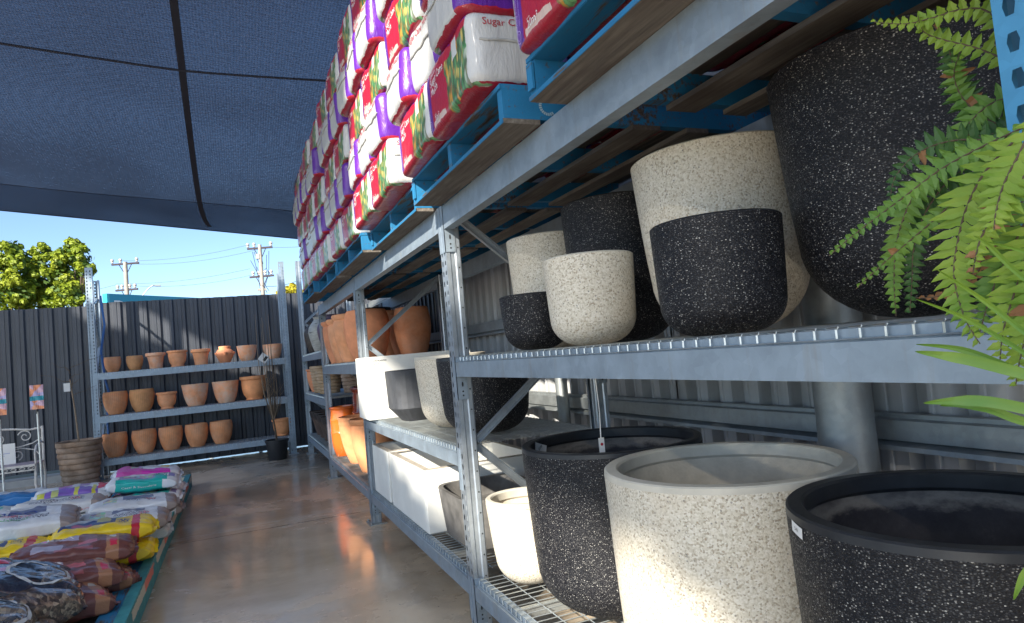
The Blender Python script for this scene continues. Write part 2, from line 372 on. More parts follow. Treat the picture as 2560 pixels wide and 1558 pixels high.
vc = mix(m, ramp(m, veg.outputs['Distance'], [(.3, 0), (.7, .75)]), vc, (.05, .07, .035))
vm = rect(m, (math_(m, 'ADD', x[0], math_(m, 'MULTIPLY', math_(m, 'SUBTRACT', noise_(m, 16), .5), .09)), x[1], math_(m, 'ADD', x[2], math_(m, 'MULTIPLY', math_(m, 'SUBTRACT', noise_(m, 13), .5), .05))), (.015, .275, None, -.05, -.122, .075))
col = mix(m, vm, col, vc)
pur = mix(m, ramp(m, noise_(m, 9), [(.45, 0), (.6, .5)]), (.11, .018, .30), (.16, .03, .42))
col = mix(m, rect(m, X, (None, None, None, None, .112, None)), col, pur); col = mix(m, rect(m, X, (None, None, .06, None, -.105, None)), col, pur)
col = mix(m, rect(m, X, (None, -.205, None, None, -.110, None)), col, pur)
wht = (.52, .52, .52)
col = mix(m, rect(m, X, (.235, None, .118, None, -.105, None)), col, pur)
col = mix(m, rect(m, X, (.258, None, None, .136, -.117, None)), col, wht)
col = mix(m, rect(m, X, (None, -.262, None, None, -.108, None)), col, wht)
col = mix(m, rect(m, X, (.10, .16, None, -.05, .03, .10)), col, (.60, .62, .62))
col = mix(m, rect(m, X, (-.19, -.02, None, -.05, -.108, -.088)), col, (.60, .45, .40))
setin(m, B(m), 'Base Color', col); setin(m, B(m), 'Coat Weight', .25); setin(m, B(m), 'Coat Roughness', .12)
cr = math_(m, 'ADD', noise_(m, 14, coords(m, (1, 1, .35)), 5, .7, .6), math_(m, 'MULTIPLY', noise_(m, 70, coords(m, (1, 1, .3)), 2), .25))
bump(m, cr, .55, .012)
def bagmat(name, base, rects, rough=.38, extra=None):
    m = newmat(name, base, rough); x = sep(m); wn = noise_(m, 18, None, 2)
    wv = math_(m, 'MULTIPLY', math_(m, 'SUBTRACT', wn, .5), .025)
    X = (math_(m, 'ADD', x[0], wv), math_(m, 'ADD', x[1], wv), x[2])
    n = noise_(m, 12, None, 4); col = ramp(m, n, [(.3, tuple(q*.88 for q in base)), (.7, tuple(min(1, q*1.06) for q in base))])
    for r, c_ in rects:
        if c_ == 'text':
            br = nd(m, 'TexBrick'); br.inputs['Scale'].default_value = 40; br.inputs['Color1'].default_value = (0, 0, 0, 1); br.inputs['Color2'].default_value = (0, 0, 0, 1); br.inputs['Mortar'].default_value = (1, 1, 1, 1)
            br.inputs['Mortar Size'].default_value = .03; m.node_tree.links.new(coords(m, (1.2, 1, 0)), br.inputs[0])
            nn = math_(m, 'GREATER_THAN', noise_(m, 120, coords(m, (.6, 1, 0)), 1), .5)
            col = mix(m, math_(m, 'MULTIPLY', rect(m, X, r), nn), col, (.08, .08, .12))
        elif c_ == 'photo':
            v = nd(m, 'TexVoronoi'); v.inputs['Scale'].default_value = 34; m.node_tree.links.new(coords(m), v.inputs[0])
            col = mix(m, rect(m, X, r), col, mix(m, .45, v.outputs['Color'], (.45, .35, .4)))
        else: col = mix(m, rect(m, X, r), col, c_)
    setin(m, B(m), 'Base Color', col); setin(m, B(m), 'Coat Weight', .35); setin(m, B(m), 'Coat Roughness', .15)
    bump(m, noise_(m, 13, coords(m, (1, 1.6, 1)), 5, .65, .5), .6, .014); return m
TEAL = (.01, .42, .38); YEL = (.78, .55, .01); MAG = (.62, .03, .42); BLU = (.02, .16, .42); NAVY = (.02, .03, .13); REDB = (.50, .02, .04); PURP = (.22, .12, .48); WHT = (.70, .72, .76); BRN = (.16, .055, .045)
N_ = None
M['b_cacti'] = bagmat('white and teal potting mix bag', WHT, [((-.20, .12, -.16, .06, 0, N_), (.28, .26, .45)), ((.10, .20, -.19, .25, N_, N_), TEAL), ((-.22, .16, N_, -.135, N_, N_), TEAL), ((-.16, .08, -.10, .02, 0, N_), 'photo'), ((.21, .26, -.12, .1, 0, N_), (.25, .2, .45))])
M['b_pink'] = bagmat('white and magenta bag', WHT, [((-.10, .20, N_, -.10, N_, N_), MAG), ((-.28, -.06, N_, .2, N_, N_), (.55, .08, .36)), ((-.16, -.05, -.10, .10, 0, N_), 'photo'), ((.12, .20, 0, .08, 0, N_), (.7, .5, .1))])
M['b_white'] = bagmat('white potting mix bag with pink print', (.66, .68, .72), [((-.08, .14, -.02, .12, 0, N_), (.12, .13, .22)), ((.23, N_, N_, N_, N_, N_), (.32, .26, .24)), ((-.22, -.12, -.12, .06, 0, N_), 'photo'), ((-.06, .16, -.14, -.05, 0, N_), 'text')])
M['b_white2'] = bagmat('white bag with red print', (.70, .70, .70), [((-.1, .08, .02, .15, 0, N_), (.20, .20, .3)), ((-.2, .18, -.10, -.01, 0, N_), 'text'), ((.24, N_, N_, N_, N_, N_), (.35, .28, .25))])
M['b_yellow'] = bagmat('yellow bag with navy panel', YEL, [((-.27, .06, -.10, .20, 0, N_), NAVY), ((-.24, -.05, .02, .18, 0, N_), (.35, .38, .42)), ((-.05, .03, -.04, .14, 0, N_), (.40, .36, .10)), ((-.20, -.08, -.09, -.03, 0, N_), (.40, .04, .10)), ((.04, .09, .06, .18, 0, N_), (.05, .30, .25)), ((.16, .21, N_, N_, N_, N_), REDB), ((.08, .14, -.08, .04, 0, N_), 'text')])
M['b_brown'] = bagmat('brown bark bag', BRN, [((-.20, .12, -.05, .12, 0, N_), (.22, .10, .09)), ((.17, .24, N_, N_, N_, N_), (.36, .17, .09)), ((.19, .23, -.15, -.06, N_, N_), (.55, .03, .07)), ((.19, .225, .02, .08, N_, N_), (.55, .55, .55)), ((-.08, .02, .04, .12, 0, N_), (.42, .40, .55)), ((-.22, -.06, -.12, -.02, 0, N_), (.40, .36, .46)), ((-.1, .1, -.16, -.11, N_, N_), (.35, .10, .10)), ((.02, .12, -.06, .02, 0, N_), (.5, .12, .14)), ((-.24, -.14, .05, .15, 0, N_), 'photo')])
M['b_purple'] = bagmat('white bag with purple and yellow band', WHT, [((-.26, .2, N_, -.08, N_, N_), PURP), ((-.26, -.2, N_, -.08, N_, N_), (.62, .60, .08)), ((-.15, -.10, N_, -.08, N_, N_), (.55, .58, .2)), ((.02, .05, N_, -.08, N_, N_), (.62, .60, .08)), ((.15, .18, N_, -.04, N_, N_), (.62, .55, .05)), ((.19, N_, -.14, .14, N_, N_), (.62, .04, .07)), ((-.12, -.02, -.02, .10, 0, N_), (.50, .20, .55)), ((.04, .12, -.02, .14, 0, N_), (.42, .28, .55))])
M['b_blue'] = bagmat('white and blue bag', WHT, [((-.2, .22, N_, -.07, N_, N_), BLU), ((-.22, .1, .03, .08, 0, N_), (.3, .45, .65))])
M['b_green'] = bagmat('white and green bag', (.62, .66, .66), [((-.18, .14, .02, .12, 0, N_), (.10, .42, .36)), ((-.14, .08, -.13, -.08, 0, N_), (.12, .36, .08)), ((-.1, .05, -.06, -.03, 0, N_), (.05, .05, .06))])
# clear bag of bark chips
m = M['b_bark'] = newmat('clear film over bark chips', rough=.3)
v = nd(m, 'TexVoronoi'); v.inputs['Scale'].default_value = 60; m.node_tree.links.new(coords(m, (1, .3, .8)), v.inputs[0])
s_ = nd(m, 'SeparateColor'); m.node_tree.links.new(v.outputs['Color'], s_.inputs[0])
col = ramp(m, s_.outputs[0], [(0, (.04, .028, .022)), (.45, (.13, .085, .06)), (.75, (.27, .18, .12)), (1, (.42, .34, .24))])
col = mix(m, ramp(m, noise_(m, 40, coords(m, (1, .3, 1)), 3, .7), [(.45, 0), (.6, .75)]), col, (.03, .022, .02))
setin(m, B(m), 'Base Color', col); setin(m, B(m), 'Coat Weight', .9); setin(m, B(m), 'Coat Roughness', .08)
bump(m, noise_(m, 16, None, 5, .7, 1), .7, .014)
m = M['b_black'] = newmat('black bag film with printed window', rough=.25)
x = sep(m); v = nd(m, 'TexVoronoi'); v.inputs['Scale'].default_value = 48; m.node_tree.links.new(coords(m, (1, .5, .8)), v.inputs[0])
s_ = nd(m, 'SeparateColor'); m.node_tree.links.new(v.outputs['Color'], s_.inputs[0])
chips = ramp(m, s_.outputs[0], [(0, (.02, .016, .014)), (.5, (.12, .09, .06)), (1, (.42, .34, .24))])
ex = math_(m, 'DIVIDE', math_(m, 'SUBTRACT', x[0], .17), .155); ey = math_(m, 'DIVIDE', math_(m, 'ADD', x[1], .05), .16)
rr = math_(m, 'SQRT', math_(m, 'ADD', math_(m, 'MULTIPLY', ex, ex), math_(m, 'MULTIPLY', ey, ey)))
M['oval_grey'] = P_('pale grey oval print', (.55, .58, .60)); col = mix(m, math_(m, 'LESS_THAN', rr, .90), (.02, .026, .045), (.012, .012, .016))
col = mix(m, math_(m, 'MULTIPLY', math_(m, 'LESS_THAN', rr, .88), rect(m, (math_(m, 'ADD', x[0], math_(m, 'MULTIPLY', noise_(m, 30), .05)), x[1], x[2]), (.16, .34, -.20, .10, N_, N_))), col, chips)
wv = math_(m, 'MULTIPLY', noise_(m, 24), .05); Xb = (math_(m, 'ADD', x[0], wv), math_(m, 'ADD', x[1], wv), x[2])
for r_, c_ in (((-.10, .02, .10, .15, 0, N_), (.60, .06, .10)), ((-.14, -.04, .05, .09, 0, N_), (.02, .33, .62)), ((-.18, -.07, .0, .04, 0, N_), (.50, .08, .46)), ((-.03, .04, .05, .09, 0, N_), (.32, .45, .65)), ((-.06, .01, .0, .04, 0, N_), (.60, .35, .55))):
    col = mix(m, rect(m, Xb, r_), col, c_)
setin(m, B(m), 'Base Color', col); setin(m, B(m), 'Coat Weight', 1); setin(m, B(m), 'Coat Roughness', .1); bump(m, noise_(m, 14, None, 5, .7, 1), .7, .016)
# plants
def mat_leaf(name, a, b, rough=.45, transl=.35, sc_=30):
    m = newmat(name, a, rough, 0, .4); n = noise_(m, sc_, None, 3)
    col = ramp(m, n, [(.3, a), (.7, b)]); setin(m, B(m), 'Base Color', col)
    t = m.node_tree; tl = nd(m, 'BsdfTranslucent'); t.links.new(col, tl.inputs[0]); ms = nd(m, 'MixShader'); ms.inputs[0].default_value = transl
    t.links.new(B(m).outputs[0], ms.inputs[1]); t.links.new(tl.outputs[0], ms.inputs[2]); t.links.new(ms.outputs[0], t.nodes['Material Output'].inputs[0]); return m
M['fern'] = mat_leaf('fern green', (.08, .19, .03), (.18, .31, .045), .45, .3, 12)
M['fern_lt'] = mat_leaf('young fern yellow green', (.15, .28, .03), (.32, .43, .055), .45, .35, 12)
M['fern_dk'] = mat_leaf('shaded fern green', (.03, .09, .02), (.06, .14, .03), .45, .2, 12)  # darker green puts the shade on the rear fronds into the colour
M['fern_br'] = mat_leaf('brown fern leaf', (.22, .10, .04), (.34, .17, .07), .6, .2, 12)
M['blade'] = mat_leaf('strap leaf green', (.10, .24, .05), (.24, .36, .04), .4, .3, 6)
M['stem'] = mat_plain('brown stem', (.10, .07, .045), .7, .3, 20, .2)
M['stem_pale'] = mat_plain('pale bark stem', (.26, .19, .13), .7, .3, 20, .2)
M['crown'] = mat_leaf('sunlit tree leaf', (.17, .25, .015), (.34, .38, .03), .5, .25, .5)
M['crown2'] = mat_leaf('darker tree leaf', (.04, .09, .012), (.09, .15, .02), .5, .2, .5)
M['crown_y'] = mat_leaf('yellow tree leaf', (.40, .36, .02), (.5, .42, .03), .5, .25, .5)
M['trunk'] = mat_plain('tree bark', (.12, .085, .06), .9, .3, 5, .4)
M['bench'] = mat_plain('chipped white bench paint', (.60, .57, .54), .55, .25, 14, .1)
M['pole'] = mat_plain('weathered power pole', (.34, .31, .27), .8, .2, 3, .1)
M['xarm'] = mat_plain('dark cross arm', (.05, .04, .05), .8, .2, 5, .1)
M['ceramic'] = mat_plain('pale insulator', (.5, .48, .46), .3, .1, 5, 0)
M['sign'] = newmat('teal sign face', (.0, .27, .40), .4); M['sign_edge'] = newmat('teal sign edge', (.03, .46, .55), .4)
M['teal_board'] = newmat('painted bed edge board', rough=.65)
m = M['teal_board']; x = sep(m)
s1 = math_(m, 'MODULO', math_(m, 'ADD', x[1], math_(m, 'MULTIPLY', noise_(m, 14), .25)), 1.25)
band = rect(m, (x[0], x[1], math_(m, 'ADD', x[2], math_(m, 'MULTIPLY', math_(m, 'SUBTRACT', noise_(m, 20), .5), .03))), (N_, N_, N_, N_, .080, .145))
col = ramp(m, noise_(m, 12), [(.3, (.03, .20, .23)), (.7, (.05, .30, .33))])
col = mix(m, math_(m, 'MULTIPLY', band, math_(m, 'LESS_THAN', s1, .46)), col, (.70, .20, .15))
col = mix(m, math_(m, 'MULTIPLY', band, math_(m, 'GREATER_THAN', s1, .68)), col, (.55, .53, .44)); setin(m, B(m), 'Base Color', col)
# ================================================================ SETTING
tag(MB().box(-13, 3.5, -9, 12.66, -.12, 0).build('floor', M['floor']), kind='structure')
tag(MB().box(-900, 900, -900, 900, -.5, -.125).build('ground', M['ground']), kind='structure')
# ---- corrugated fences
def rib_line(t0, t1, pitch, rib=.035, h=.028, off=0):
    out = []; k = t0
    while k < t1:
        out += [(k, 0), (k+pitch*.28, 0), (k+pitch*.30, .006), (k+pitch*.36, .006), (k+pitch*.38, 0), (k+pitch-rib-.022, 0), (k+pitch-rib, h), (k+pitch-.012, h), (k+pitch, 0)]; k += pitch
    return out
def panel(name, pts, z0, z1, mat, parent, axis, base, sgn):
    mb = MB(); P = []
    for z in (z0, z0+(z1-z0)*.5, z1):
        row = []
        for t, h in pts: row.append((t, base+sgn*h, z) if axis == 'x' else (base+sgn*h, t, z))
        P.append(row)
    mb.grid(P); return mb.build(name, mat, parent)
bf = thing('metal_fence', 'dark charcoal ribbed steel fence across the back of the yard', 'fence', (0, 12.57, 0))
def rel(pts): return pts
k = -9.0; i = 0; rnd = random.Random(5)
while k < 2.3:
    wd = min(2.28, 2.35-k); zz_ = (2.745 if k > -2.3 else 2.70)-.012*rnd.random()
    if k+wd > -2.25 and k < -2.25: pass
    panel('sheet_panel', rib_line(k, k+wd-.01, .190, .060, .030), .012 if k > -2.3 else .14, zz_, M['fence_dark'], bf, 'x', 0, 1)
    k += 2.28+(.0)
mb = MB(); mb.box(-9, 2.3, .035, .075, 2.45, 2.52); mb.box(-9, 2.3, .035, .075, .3, .37); mb.box(-9, 2.3, .035, .075, 1.35, 1.42); mb.build('rail', M['galv'], bf)
for xk in (-8, -5.3, -2.35, .3, 2.2): MB().box(xk, xk+.06, .08, .14, 0, 2.6).build('post', M['galv'], bf)
sf = thing('metal_fence', 'long grey ribbed steel fence running behind the tall racking', 'fence', (2.27, 0, 0))
k = -6.0
while k < 12.4:
    panel('sheet_panel', rib_line(k, min(k+2.28, 12.5), .185, .078, .065), .03, 2.70, M['fence_grey'] if k < 6.5 else M['fence_dark'], sf, 'y', 0, 1); k += 2.28
def girt(z, y0, y1):
    mb = MB(); pr = [(-.03, z-.075), (-.03, z-.062), (-.042, z-.060), (-.046, z-.045), (-.092, z-.042), (-.095, z+.03), (-.050, z+.034), (-.047, z+.048), (-.03, z+.052), (-.03, z+.062)]
    pr = [(-.032, z+.062), (-.060, z+.060), (-.060, z+.045), (-.085, z+.040), (-.085, z-.032), (-.060, z-.038), (-.102, z-.050), (-.105, z-.066), (-.032, z-.068)]
    mb.grid([[(a, y, b) for a, b in pr] for y in (y0, y1)]); return mb
for z in (.965, 1.60, 2.35, .25): girt(z, -6, 12.4).build('rail', M['galv_old'], sf)
for yk, r in ((1.84, .088), (6.9, .05), (11.9, .05)):
    pass
def col_pipe(x, y, r, label, h=5.2):
    t = thing('steel_post', label, 'post', (x, y, 0))
    MB().lathe([(r, 0), (r, h)], 28).build('pipe', M['galv_old'], t, True)
    mb = MB().box(-r*1.8, r*1.8, -r*1.8, r*1.8, 0, .012); mb.build('base_plate', M['galv_old'], t)
    return t
col_pipe(2.045, 1.83, .098, 'thick round galvanised post behind the speckled pots by the side fence')
col_pipe(2.10, 4.24, .043, 'thin round galvanised post by the sunlit stretch of side fence', 2.9)
# concrete plinth at left
pl = MB(); pl.box(-9, -2.28, 12.12, 12.52, 0, .10); tag(pl.build('kerb', M['kerb']), kind='structure')
# ================================================================ RACKS
FZ = .075
def post_mb(h, s, holes=True):
    """C-section upright, outer near corner at 0,0; aisle face in plane x=0, y 0..0.09; s=+1 extends +x"""
    mb = MB(); W_ = .09; p = .0508; dx = lambda a: a*s
    cols = (.022, .068)
    z = .04
    ys = [0, .011, .033, .057, .079, W_]
    def q(y0, y1, z0, z1): mb.face([(0, y0, z0), (0, y1, z0), (0, y1, z1), (0, y0, z1)])
    q(0, .011, 0, h); q(.033, .057, 0, h); q(.079, W_, 0, h)
    for c0 in (.011, .057):
        c1 = c0+.022; cm = (c0+c1)/2; q(c0, c1, 0, z)
        k = z
        while k+p <= h:
            a, b = k, k+p; ha, hb = a+.013, b-.011; w1, w2 = .0055, .0085; mid = (ha*.6+hb*.4)
            hexp = [(cm-w1, ha), (cm+w1, ha), (cm+w2, mid+.004), (cm+w1, hb), (cm-w1, hb), (cm-w2, mid+.004)]
            F = lambda *pp: mb.face([(0, u, v) for u, v in pp])
            F((c0, a), (c1, a), hexp[1], hexp[0]); F((c0, b), hexp[4], hexp[3], (c1, b))
            F((c0, a), hexp[0], hexp[5], hexp[4], (c0, b)); F((c1, a), (c1, b), hexp[3], hexp[2], hexp[1])
            k += p
        if k < h: q(c0, c1, k, h)
    prof = lambda y, sg: [(0, y), (.020, y), (.026, y+.006*sg), (.046, y+.006*sg), (.052, y), (.072, y), (.078, y+.004*sg), (.078, y+.022*sg)]
    for y, sg in ((0, 1), (W_, -1)):
        pr = prof(y, sg)
        mb.grid([[(dx(a), b, zz_) for a, b in pr] for zz_ in (0, h)])
    k = .09
    while k < h:
        for y in (-.0012, W_+.0012):
            c_ = [(dx(.0635+.0045*math.cos(t)), y, k+.0045*math.sin(t)) for t in [i*PI/3 for i in range(6)]]; mb.face(c_, 1)
        k += .1016
    return mb
def foot(s):
    mb = MB(); a, b = sorted((-.035*s, .115*s)); mb.box(a, b, -.05, .14, 0, .008)
    for (x_, y_) in ((-.018, -.03), (-.018, .12)):
        mb.tube([(x_*s, y_, .008), (x_*s, y_, .026)], .009, 6)
    return mb
def connector(x, s, y, sy, z0, z1):
    """end plate: hooks onto aisle face and turns onto the face looking along the row. y = post edge, sy = side"""
    mb = MB(); t = .003
    xa = sorted((x-.0035*s, x+.052*s)); ya = sorted((y, y+sy*.0045))
    mb.box(xa[0], xa[1], ya[0], ya[1], z0, z1)
    xb = sorted((x-.0035*s, x-.0005*s)); yb = sorted((y+sy*.0045, y-sy*.040)); mb.box(xb[0], xb[1], yb[0], yb[1], z0, z1)
    yy = y+sy*.0052
    def disc(cx_, cz, r, rz=None):
        rz = rz or r; mb.face([(cx_+r*math.cos(u), yy, cz+rz*math.sin(u)) for u in [i*PI/4 for i in range(8)]], 1)
    cx_ = x+.026*s; disc(cx_, z0+.020, .005); disc(cx_, z0+.040, .005); disc(cx_, z0+.075, .005, .013)
    return mb
rail_mats = None
rack = thing('pallet_rack', 'long galvanised steel pallet racking along the right side of the aisle', 'rack', (0, 0, 0))
X0, X1 = 1.007, 1.850; Y = [.483, 3.183, 5.883, 8.583, 11.283]
HT = [3.3, 2.125, 2.125, 2.125, 3.12]
pm = {}
M['galv_blue'] = mat_galv('blue tinted galvanised steel', (.10, .34, .55), .4, .35, .6)
for i, y in enumerate(Y):
    for s, x in ((1, X0), (-1, X1)):
        key = (HT[i], s)
        if key not in pm: pm[key] = post_mb(HT[i], s).mesh('upright_post', [M['galv_blue'] if key == (3.3, 1) else M['galv'], M['hole']])
        o = link('upright_post', pm[key], rack, (x, y, 0))
        f = foot(s).build('foot_plate', M['galv_old'], rack); f.location = (x, y, 0)
nodes = {0: [(0, .2), (1, .75), (0, 1.35), (1, 2.0), (0, 2.6)], 1: [(1, .25), (0, .935), (1, 1.49), (0, 2.09)], 2: [(0, .25), (1, .9), (0, 1.53), (1, 2.1)], 3: [(0, .25), (1, .9), (0, 1.5), (1, 2.08)], 4: [(1, .25), (0, .9), (1, 1.5), (0, 2.1), (1, 2.7)]}
for i, y in enumerate(Y):
    nn = nodes[i]
    for a, b in zip(nn, nn[1:]):
        pa = ((X0+.068) if a[0] == 0 else (X1-.068), y+.035, a[1]); pb = ((X0+.068) if b[0] == 0 else (X1-.068), y+.035, b[1])
        d = (Vector(pb)-Vector(pa)).normalized(); pa = Vector(pa)-d*.0+Vector((0, 0, .0)); mb = MB()
        n_ = Vector((-d.z, 0, d.x)); wd = .034
        A = Vector(pa); Bv = Vector(pb)
        # open channel: web + two lips
        mb.bar(A, Bv, .003, wd, 0, n_)
        for sg in (-1, 1): mb.bar(A+n_*sg*wd/2+Vector((0, -.013, 0)), Bv+n_*sg*wd/2+Vector((0, -.013, 0)), .026, .003, 0, n_)
        mb.tube([A+Vector((0, -.030, 0)), A+Vector((0, -.018, 0))], .008, 6)
        mb.build('brace', M['galv'], rack)
def beam(y0, y1, z0, z1, zstep, back=False, lip=.05):
    mb = MB(); x = X1-.05 if back else X0-.002; xa, xb = x, x+.050
    if zstep:
        if not back: mb.box(xa, xb, y0, y1, z0, zstep); mb.box(xa+.024, xb, y0, y1, zstep, z1)
        else: mb.box(xa, xb, y0, y1, z0, zstep); mb.box(xa, xb-.024, y0, y1, zstep, z1)
    else:
        mb.box(xa, xb, y0, y1, z0, z1)
    return mb
def deck(y0, y1, z, step, zstep, parent, xf=None, xb=None, name='wire_deck', mat=None):
    """wires run front to back and hook over the front beam"""
    mb = MB(); xf = X0+.018 if xf is None else xf; xb = X1-.03 if xb is None else xb; r = .0026
    n = int((y1-y0)/step); st = (y1-y0)/n
    for i in range(n+1):
        y = y0+i*st
        mb.tube([(xb, y, z), (xf+.003, y, z), (xf-.002, y, z-.004), (xf-.002, y, zstep+.003)], r, 4)
    for k_ in range(9):
        x = xf+.03+(xb-xf-.05)*k_/8; mb.tube([(x, y0-.01, z-.0045), (x, y1+.01, z-.0045)], r*1.1, 4)
    mb.tube([(xf-.0065, y0, zstep+.004), (xf-.0065, y1, zstep+.004)], .002, 4)
    mb2 = mb
    for k_ in range(3):
        yy = y0+(y1-y0)*(k_+.5)/3; mb2.box(X0+.05, X1-.05, yy-.02, yy+.02, z-.045, z-.0095)
    return mb2
TOP = (2.012, 2.130)
shelves = {0: [(1.274, 1.345, 1.368), (.190, .262, .285)], 1: [(.823, .888, .911), (.190, .262, .285)], 2: [(1.285, 1.372, 1.395), (.190, .262, .285)], 3: [(1.481, 1.558, 1.581), (.885, .965, .988), (.223, .300, .323)]}
for b in range(4):
    y0, y1 = Y[b]+.0945, Y[b+1]-.0045
    for (z0, zs, z1) in shelves[b]:
        beam(y0, y1, z0, z1, zs).build('front_beam', M['galv_rack'], rack)
        beam(y0, y1, z0, z1, zs, True).build('back_beam', M['galv_rack'], rack)
        deck(y0+.03, y1-.03, z1+.004, .05, zs, rack).build('wire_deck', M['galv_bright'], rack)
    if b < 3:
        for bk in (False, True): 
            mb = beam(y0, y1, TOP[0], TOP[1], None, bk)
            mb.build('back_beam' if bk else 'front_beam', M['galv_rack'], rack)
    levels = [(z0, z1) for z0, _, z1 in shelves[b]]+([TOP] if b < 3 else [])
    for (z0, z1) in levels:
        for yy, sy in ((Y[b]+.09, 1), (Y[b+1], -1)):
            for x, s in ((X0, 1), (X1, -1)):
                connector(x, s, yy, sy, z0-.115, z1+.004).build('beam_connector', [M['galv_rack'], M['hole']], rack)
SH = {'m0': 1.3745, 'b': .2915, 'm1': .9175, 'm2': 1.4015, 'u3': 1.5875, 'c3': .9945, 'l3': .3295}
# ---- back rack
br = thing('storage_rack', 'galvanised three shelf rack holding small terracotta pots against the back fence', 'rack', (0, 0, 0))
YB = 11.62; XE, XF = .851, -1.982
M_r = M['galv_rack']
pmb = None
for x in (XF, XE):
    for y, s in ((YB, 1), (YB+.62, -1)):
        # rotate: post aisle face looks toward -y
        me = pm.setdefault(('r', s), post_mb(3.17 if s > 0 else 3.05, s).mesh('upright_post', [M_r, M['hole']]))
        o = link('upright_post', me, br, (x if x == XF else x-.0, y, 0), (0, 0, 0))
        o.rotation_euler = (0, 0, PI/2)       # local x -> +y, local y -> -x
        if x == XF: o.location.x = x+.09
    for a, b in (((0, .2), (1, .8)), ((1, .8), (0, 1.4)), ((0, 1.4), (1, 2.0)), ((1, 2.0), (0, 2.6)), ((0, 2.6), (1, 2.75))):
        pa = (x+.05-(.09 if x == XE else 0), YB+.06+.5*a[0], a[1]); pb = (x+.05-(.09 if x == XE else 0), YB+.06+.5*b[0], b[1]); MB().bar(pa, pb, .03, .03).build('brace', M_r, br)
    mb = MB().box(x-.13 if x == XE else x-.03, x+.03 if x == XE else x+.13, YB-.04, YB+.1, 0, .008); mb.build('foot_plate', M['galv_old'], br)
for z0, z1 in ((1.479, 1.575), (.834, .932), (.201, .290)):
    xa, xb = XF+.09, XE-.09
    MB().box(xa, xb, YB-.002, YB+.045, z0, z1).build('front_beam', M_r, br)
    MB().box(xa, xb, YB+.57, YB+.615, z0, z1).build('back_beam', M_r, br)
    for x_, sx_ in ((xa, -1), (xb, 1)):
        mb = MB(); q = sorted((x_, x_+sx_*.045)); mb.box(q[0], q[1], YB-.006, YB-.001, z0-.10, z1+.01); q = sorted((x_-sx_*.004, x_)); mb.box(q[0], q[1], YB-.006, YB+.05, z0-.10, z1+.01); mb.build('beam_connector', M_r, br)
    mb = MB(); n = 46
    for i in range(n+1):
        x_ = xa+.02+(xb-xa-.04)*i/n; mb.tube([(x_, YB+.60, z1+.004), (x_, YB+.018, z1+.004), (x_, YB-.004, z1), (x_, YB-.006, z1-.03)], .0035, 4)
    for k_ in range(6): y_ = YB+.03+.1*k_; mb.tube([(xa, y_, z1), (xb, y_, z1)], .003, 4)
    mb.build('wire_deck', M['galv_bright'], br)
MB().tube([(XF+.19, YB+.05, 2.95), (XF+.20, YB+.1, 2.3), (XF+.14, YB+.15, 1.9), (XF+.13, YB+.2, 1.4), (XF+.15, YB+.25, 1.25), (XF+.12, YB+.3, .6)], .014, 6)
hose = tag(MB().tube([(XF+.17, YB+.10, 2.75), (XF+.20, YB+.12, 2.3), (XF+.13, YB+.15, 1.9), (XF+.16, YB+.2, 1.45), (XF+.19, YB+.22, 1.30), (XF+.14, YB+.3, .85), (XF+.15, YB+.32, .3)], .016, 8).build('hose', P_('blue hose', (.05, .16, .42)), None, True), 'blue hose hanging inside the left upright of the back rack', 'hose')
# ================================================================ POTS
def smooth(prof, k=4):
    out = []
    n = len(prof)
    for i in range(n-1):
        p0 = prof[max(i-1, 0)]; p1 = prof[i]; p2 = prof[i+1]; p3 = prof[min(i+2, n-1)]
        for j in range(k):
            t = j/k
            out.append(tuple(.5*((2*p1[a])+(-p0[a]+p2[a])*t+(2*p0[a]-5*p1[a]+4*p2[a]-p3[a])*t*t+(-p0[a]+3*p1[a]-3*p2[a]+p3[a])*t**3) for a in (0, 1)))
    out.append(prof[-1]); return out
def u_prof(R, H, taper=.9, rnd_=.32, n=10):
    rr_ = R*taper; q = rr_*rnd_*2; pts = [(0, 0)]
    q = min(q, H*.45); fr = rr_-q
    pts = [(0, 0), (max(fr, .01), 0)]
    for i in range(1, n+1):
        t = PI/2*i/n; pts.append((fr+q*math.sin(t), q*.9-q*.9*math.cos(t)))
    z1 = q*.9
    for i in range(1, 6): t = i/5; pts.append((rr_+(R-rr_)*t**.8, z1+(H-z1)*t))
    return pts
NSEG = 72
def planter(label, x, y, z, R, H, body, rimm, inn, taper=.9, rnd_=.32, wall=.035, group=None, sticker=None, rz=0, name='round_planter', cat='planter', rb=None):
    t = thing(name, label, cat, (x, y, z), (0, 0, rz), group)
    rb = rb or (.005 if z > 1 else .02)
    pr = u_prof(R, H-rb, taper, rnd_)
    MB().lathe(pr, NSEG).build('body', body, t, True)
    MB().lathe([(R, H-rb), (R-.001, H-.004), (R-.006, H), (R-wall+.006, H), (R-wall, H-.006), (R-wall, H-.04), (R-wall+.008, H-.05)], NSEG).build('rim', rimm, t, True)
    MB().lathe([(R-wall+.008, H-.05), (R*taper-wall+.01, H*.35), (R*taper*.8-wall, .06), (.01, .05)], NSEG).build('inside', inn, t, True)
    return t
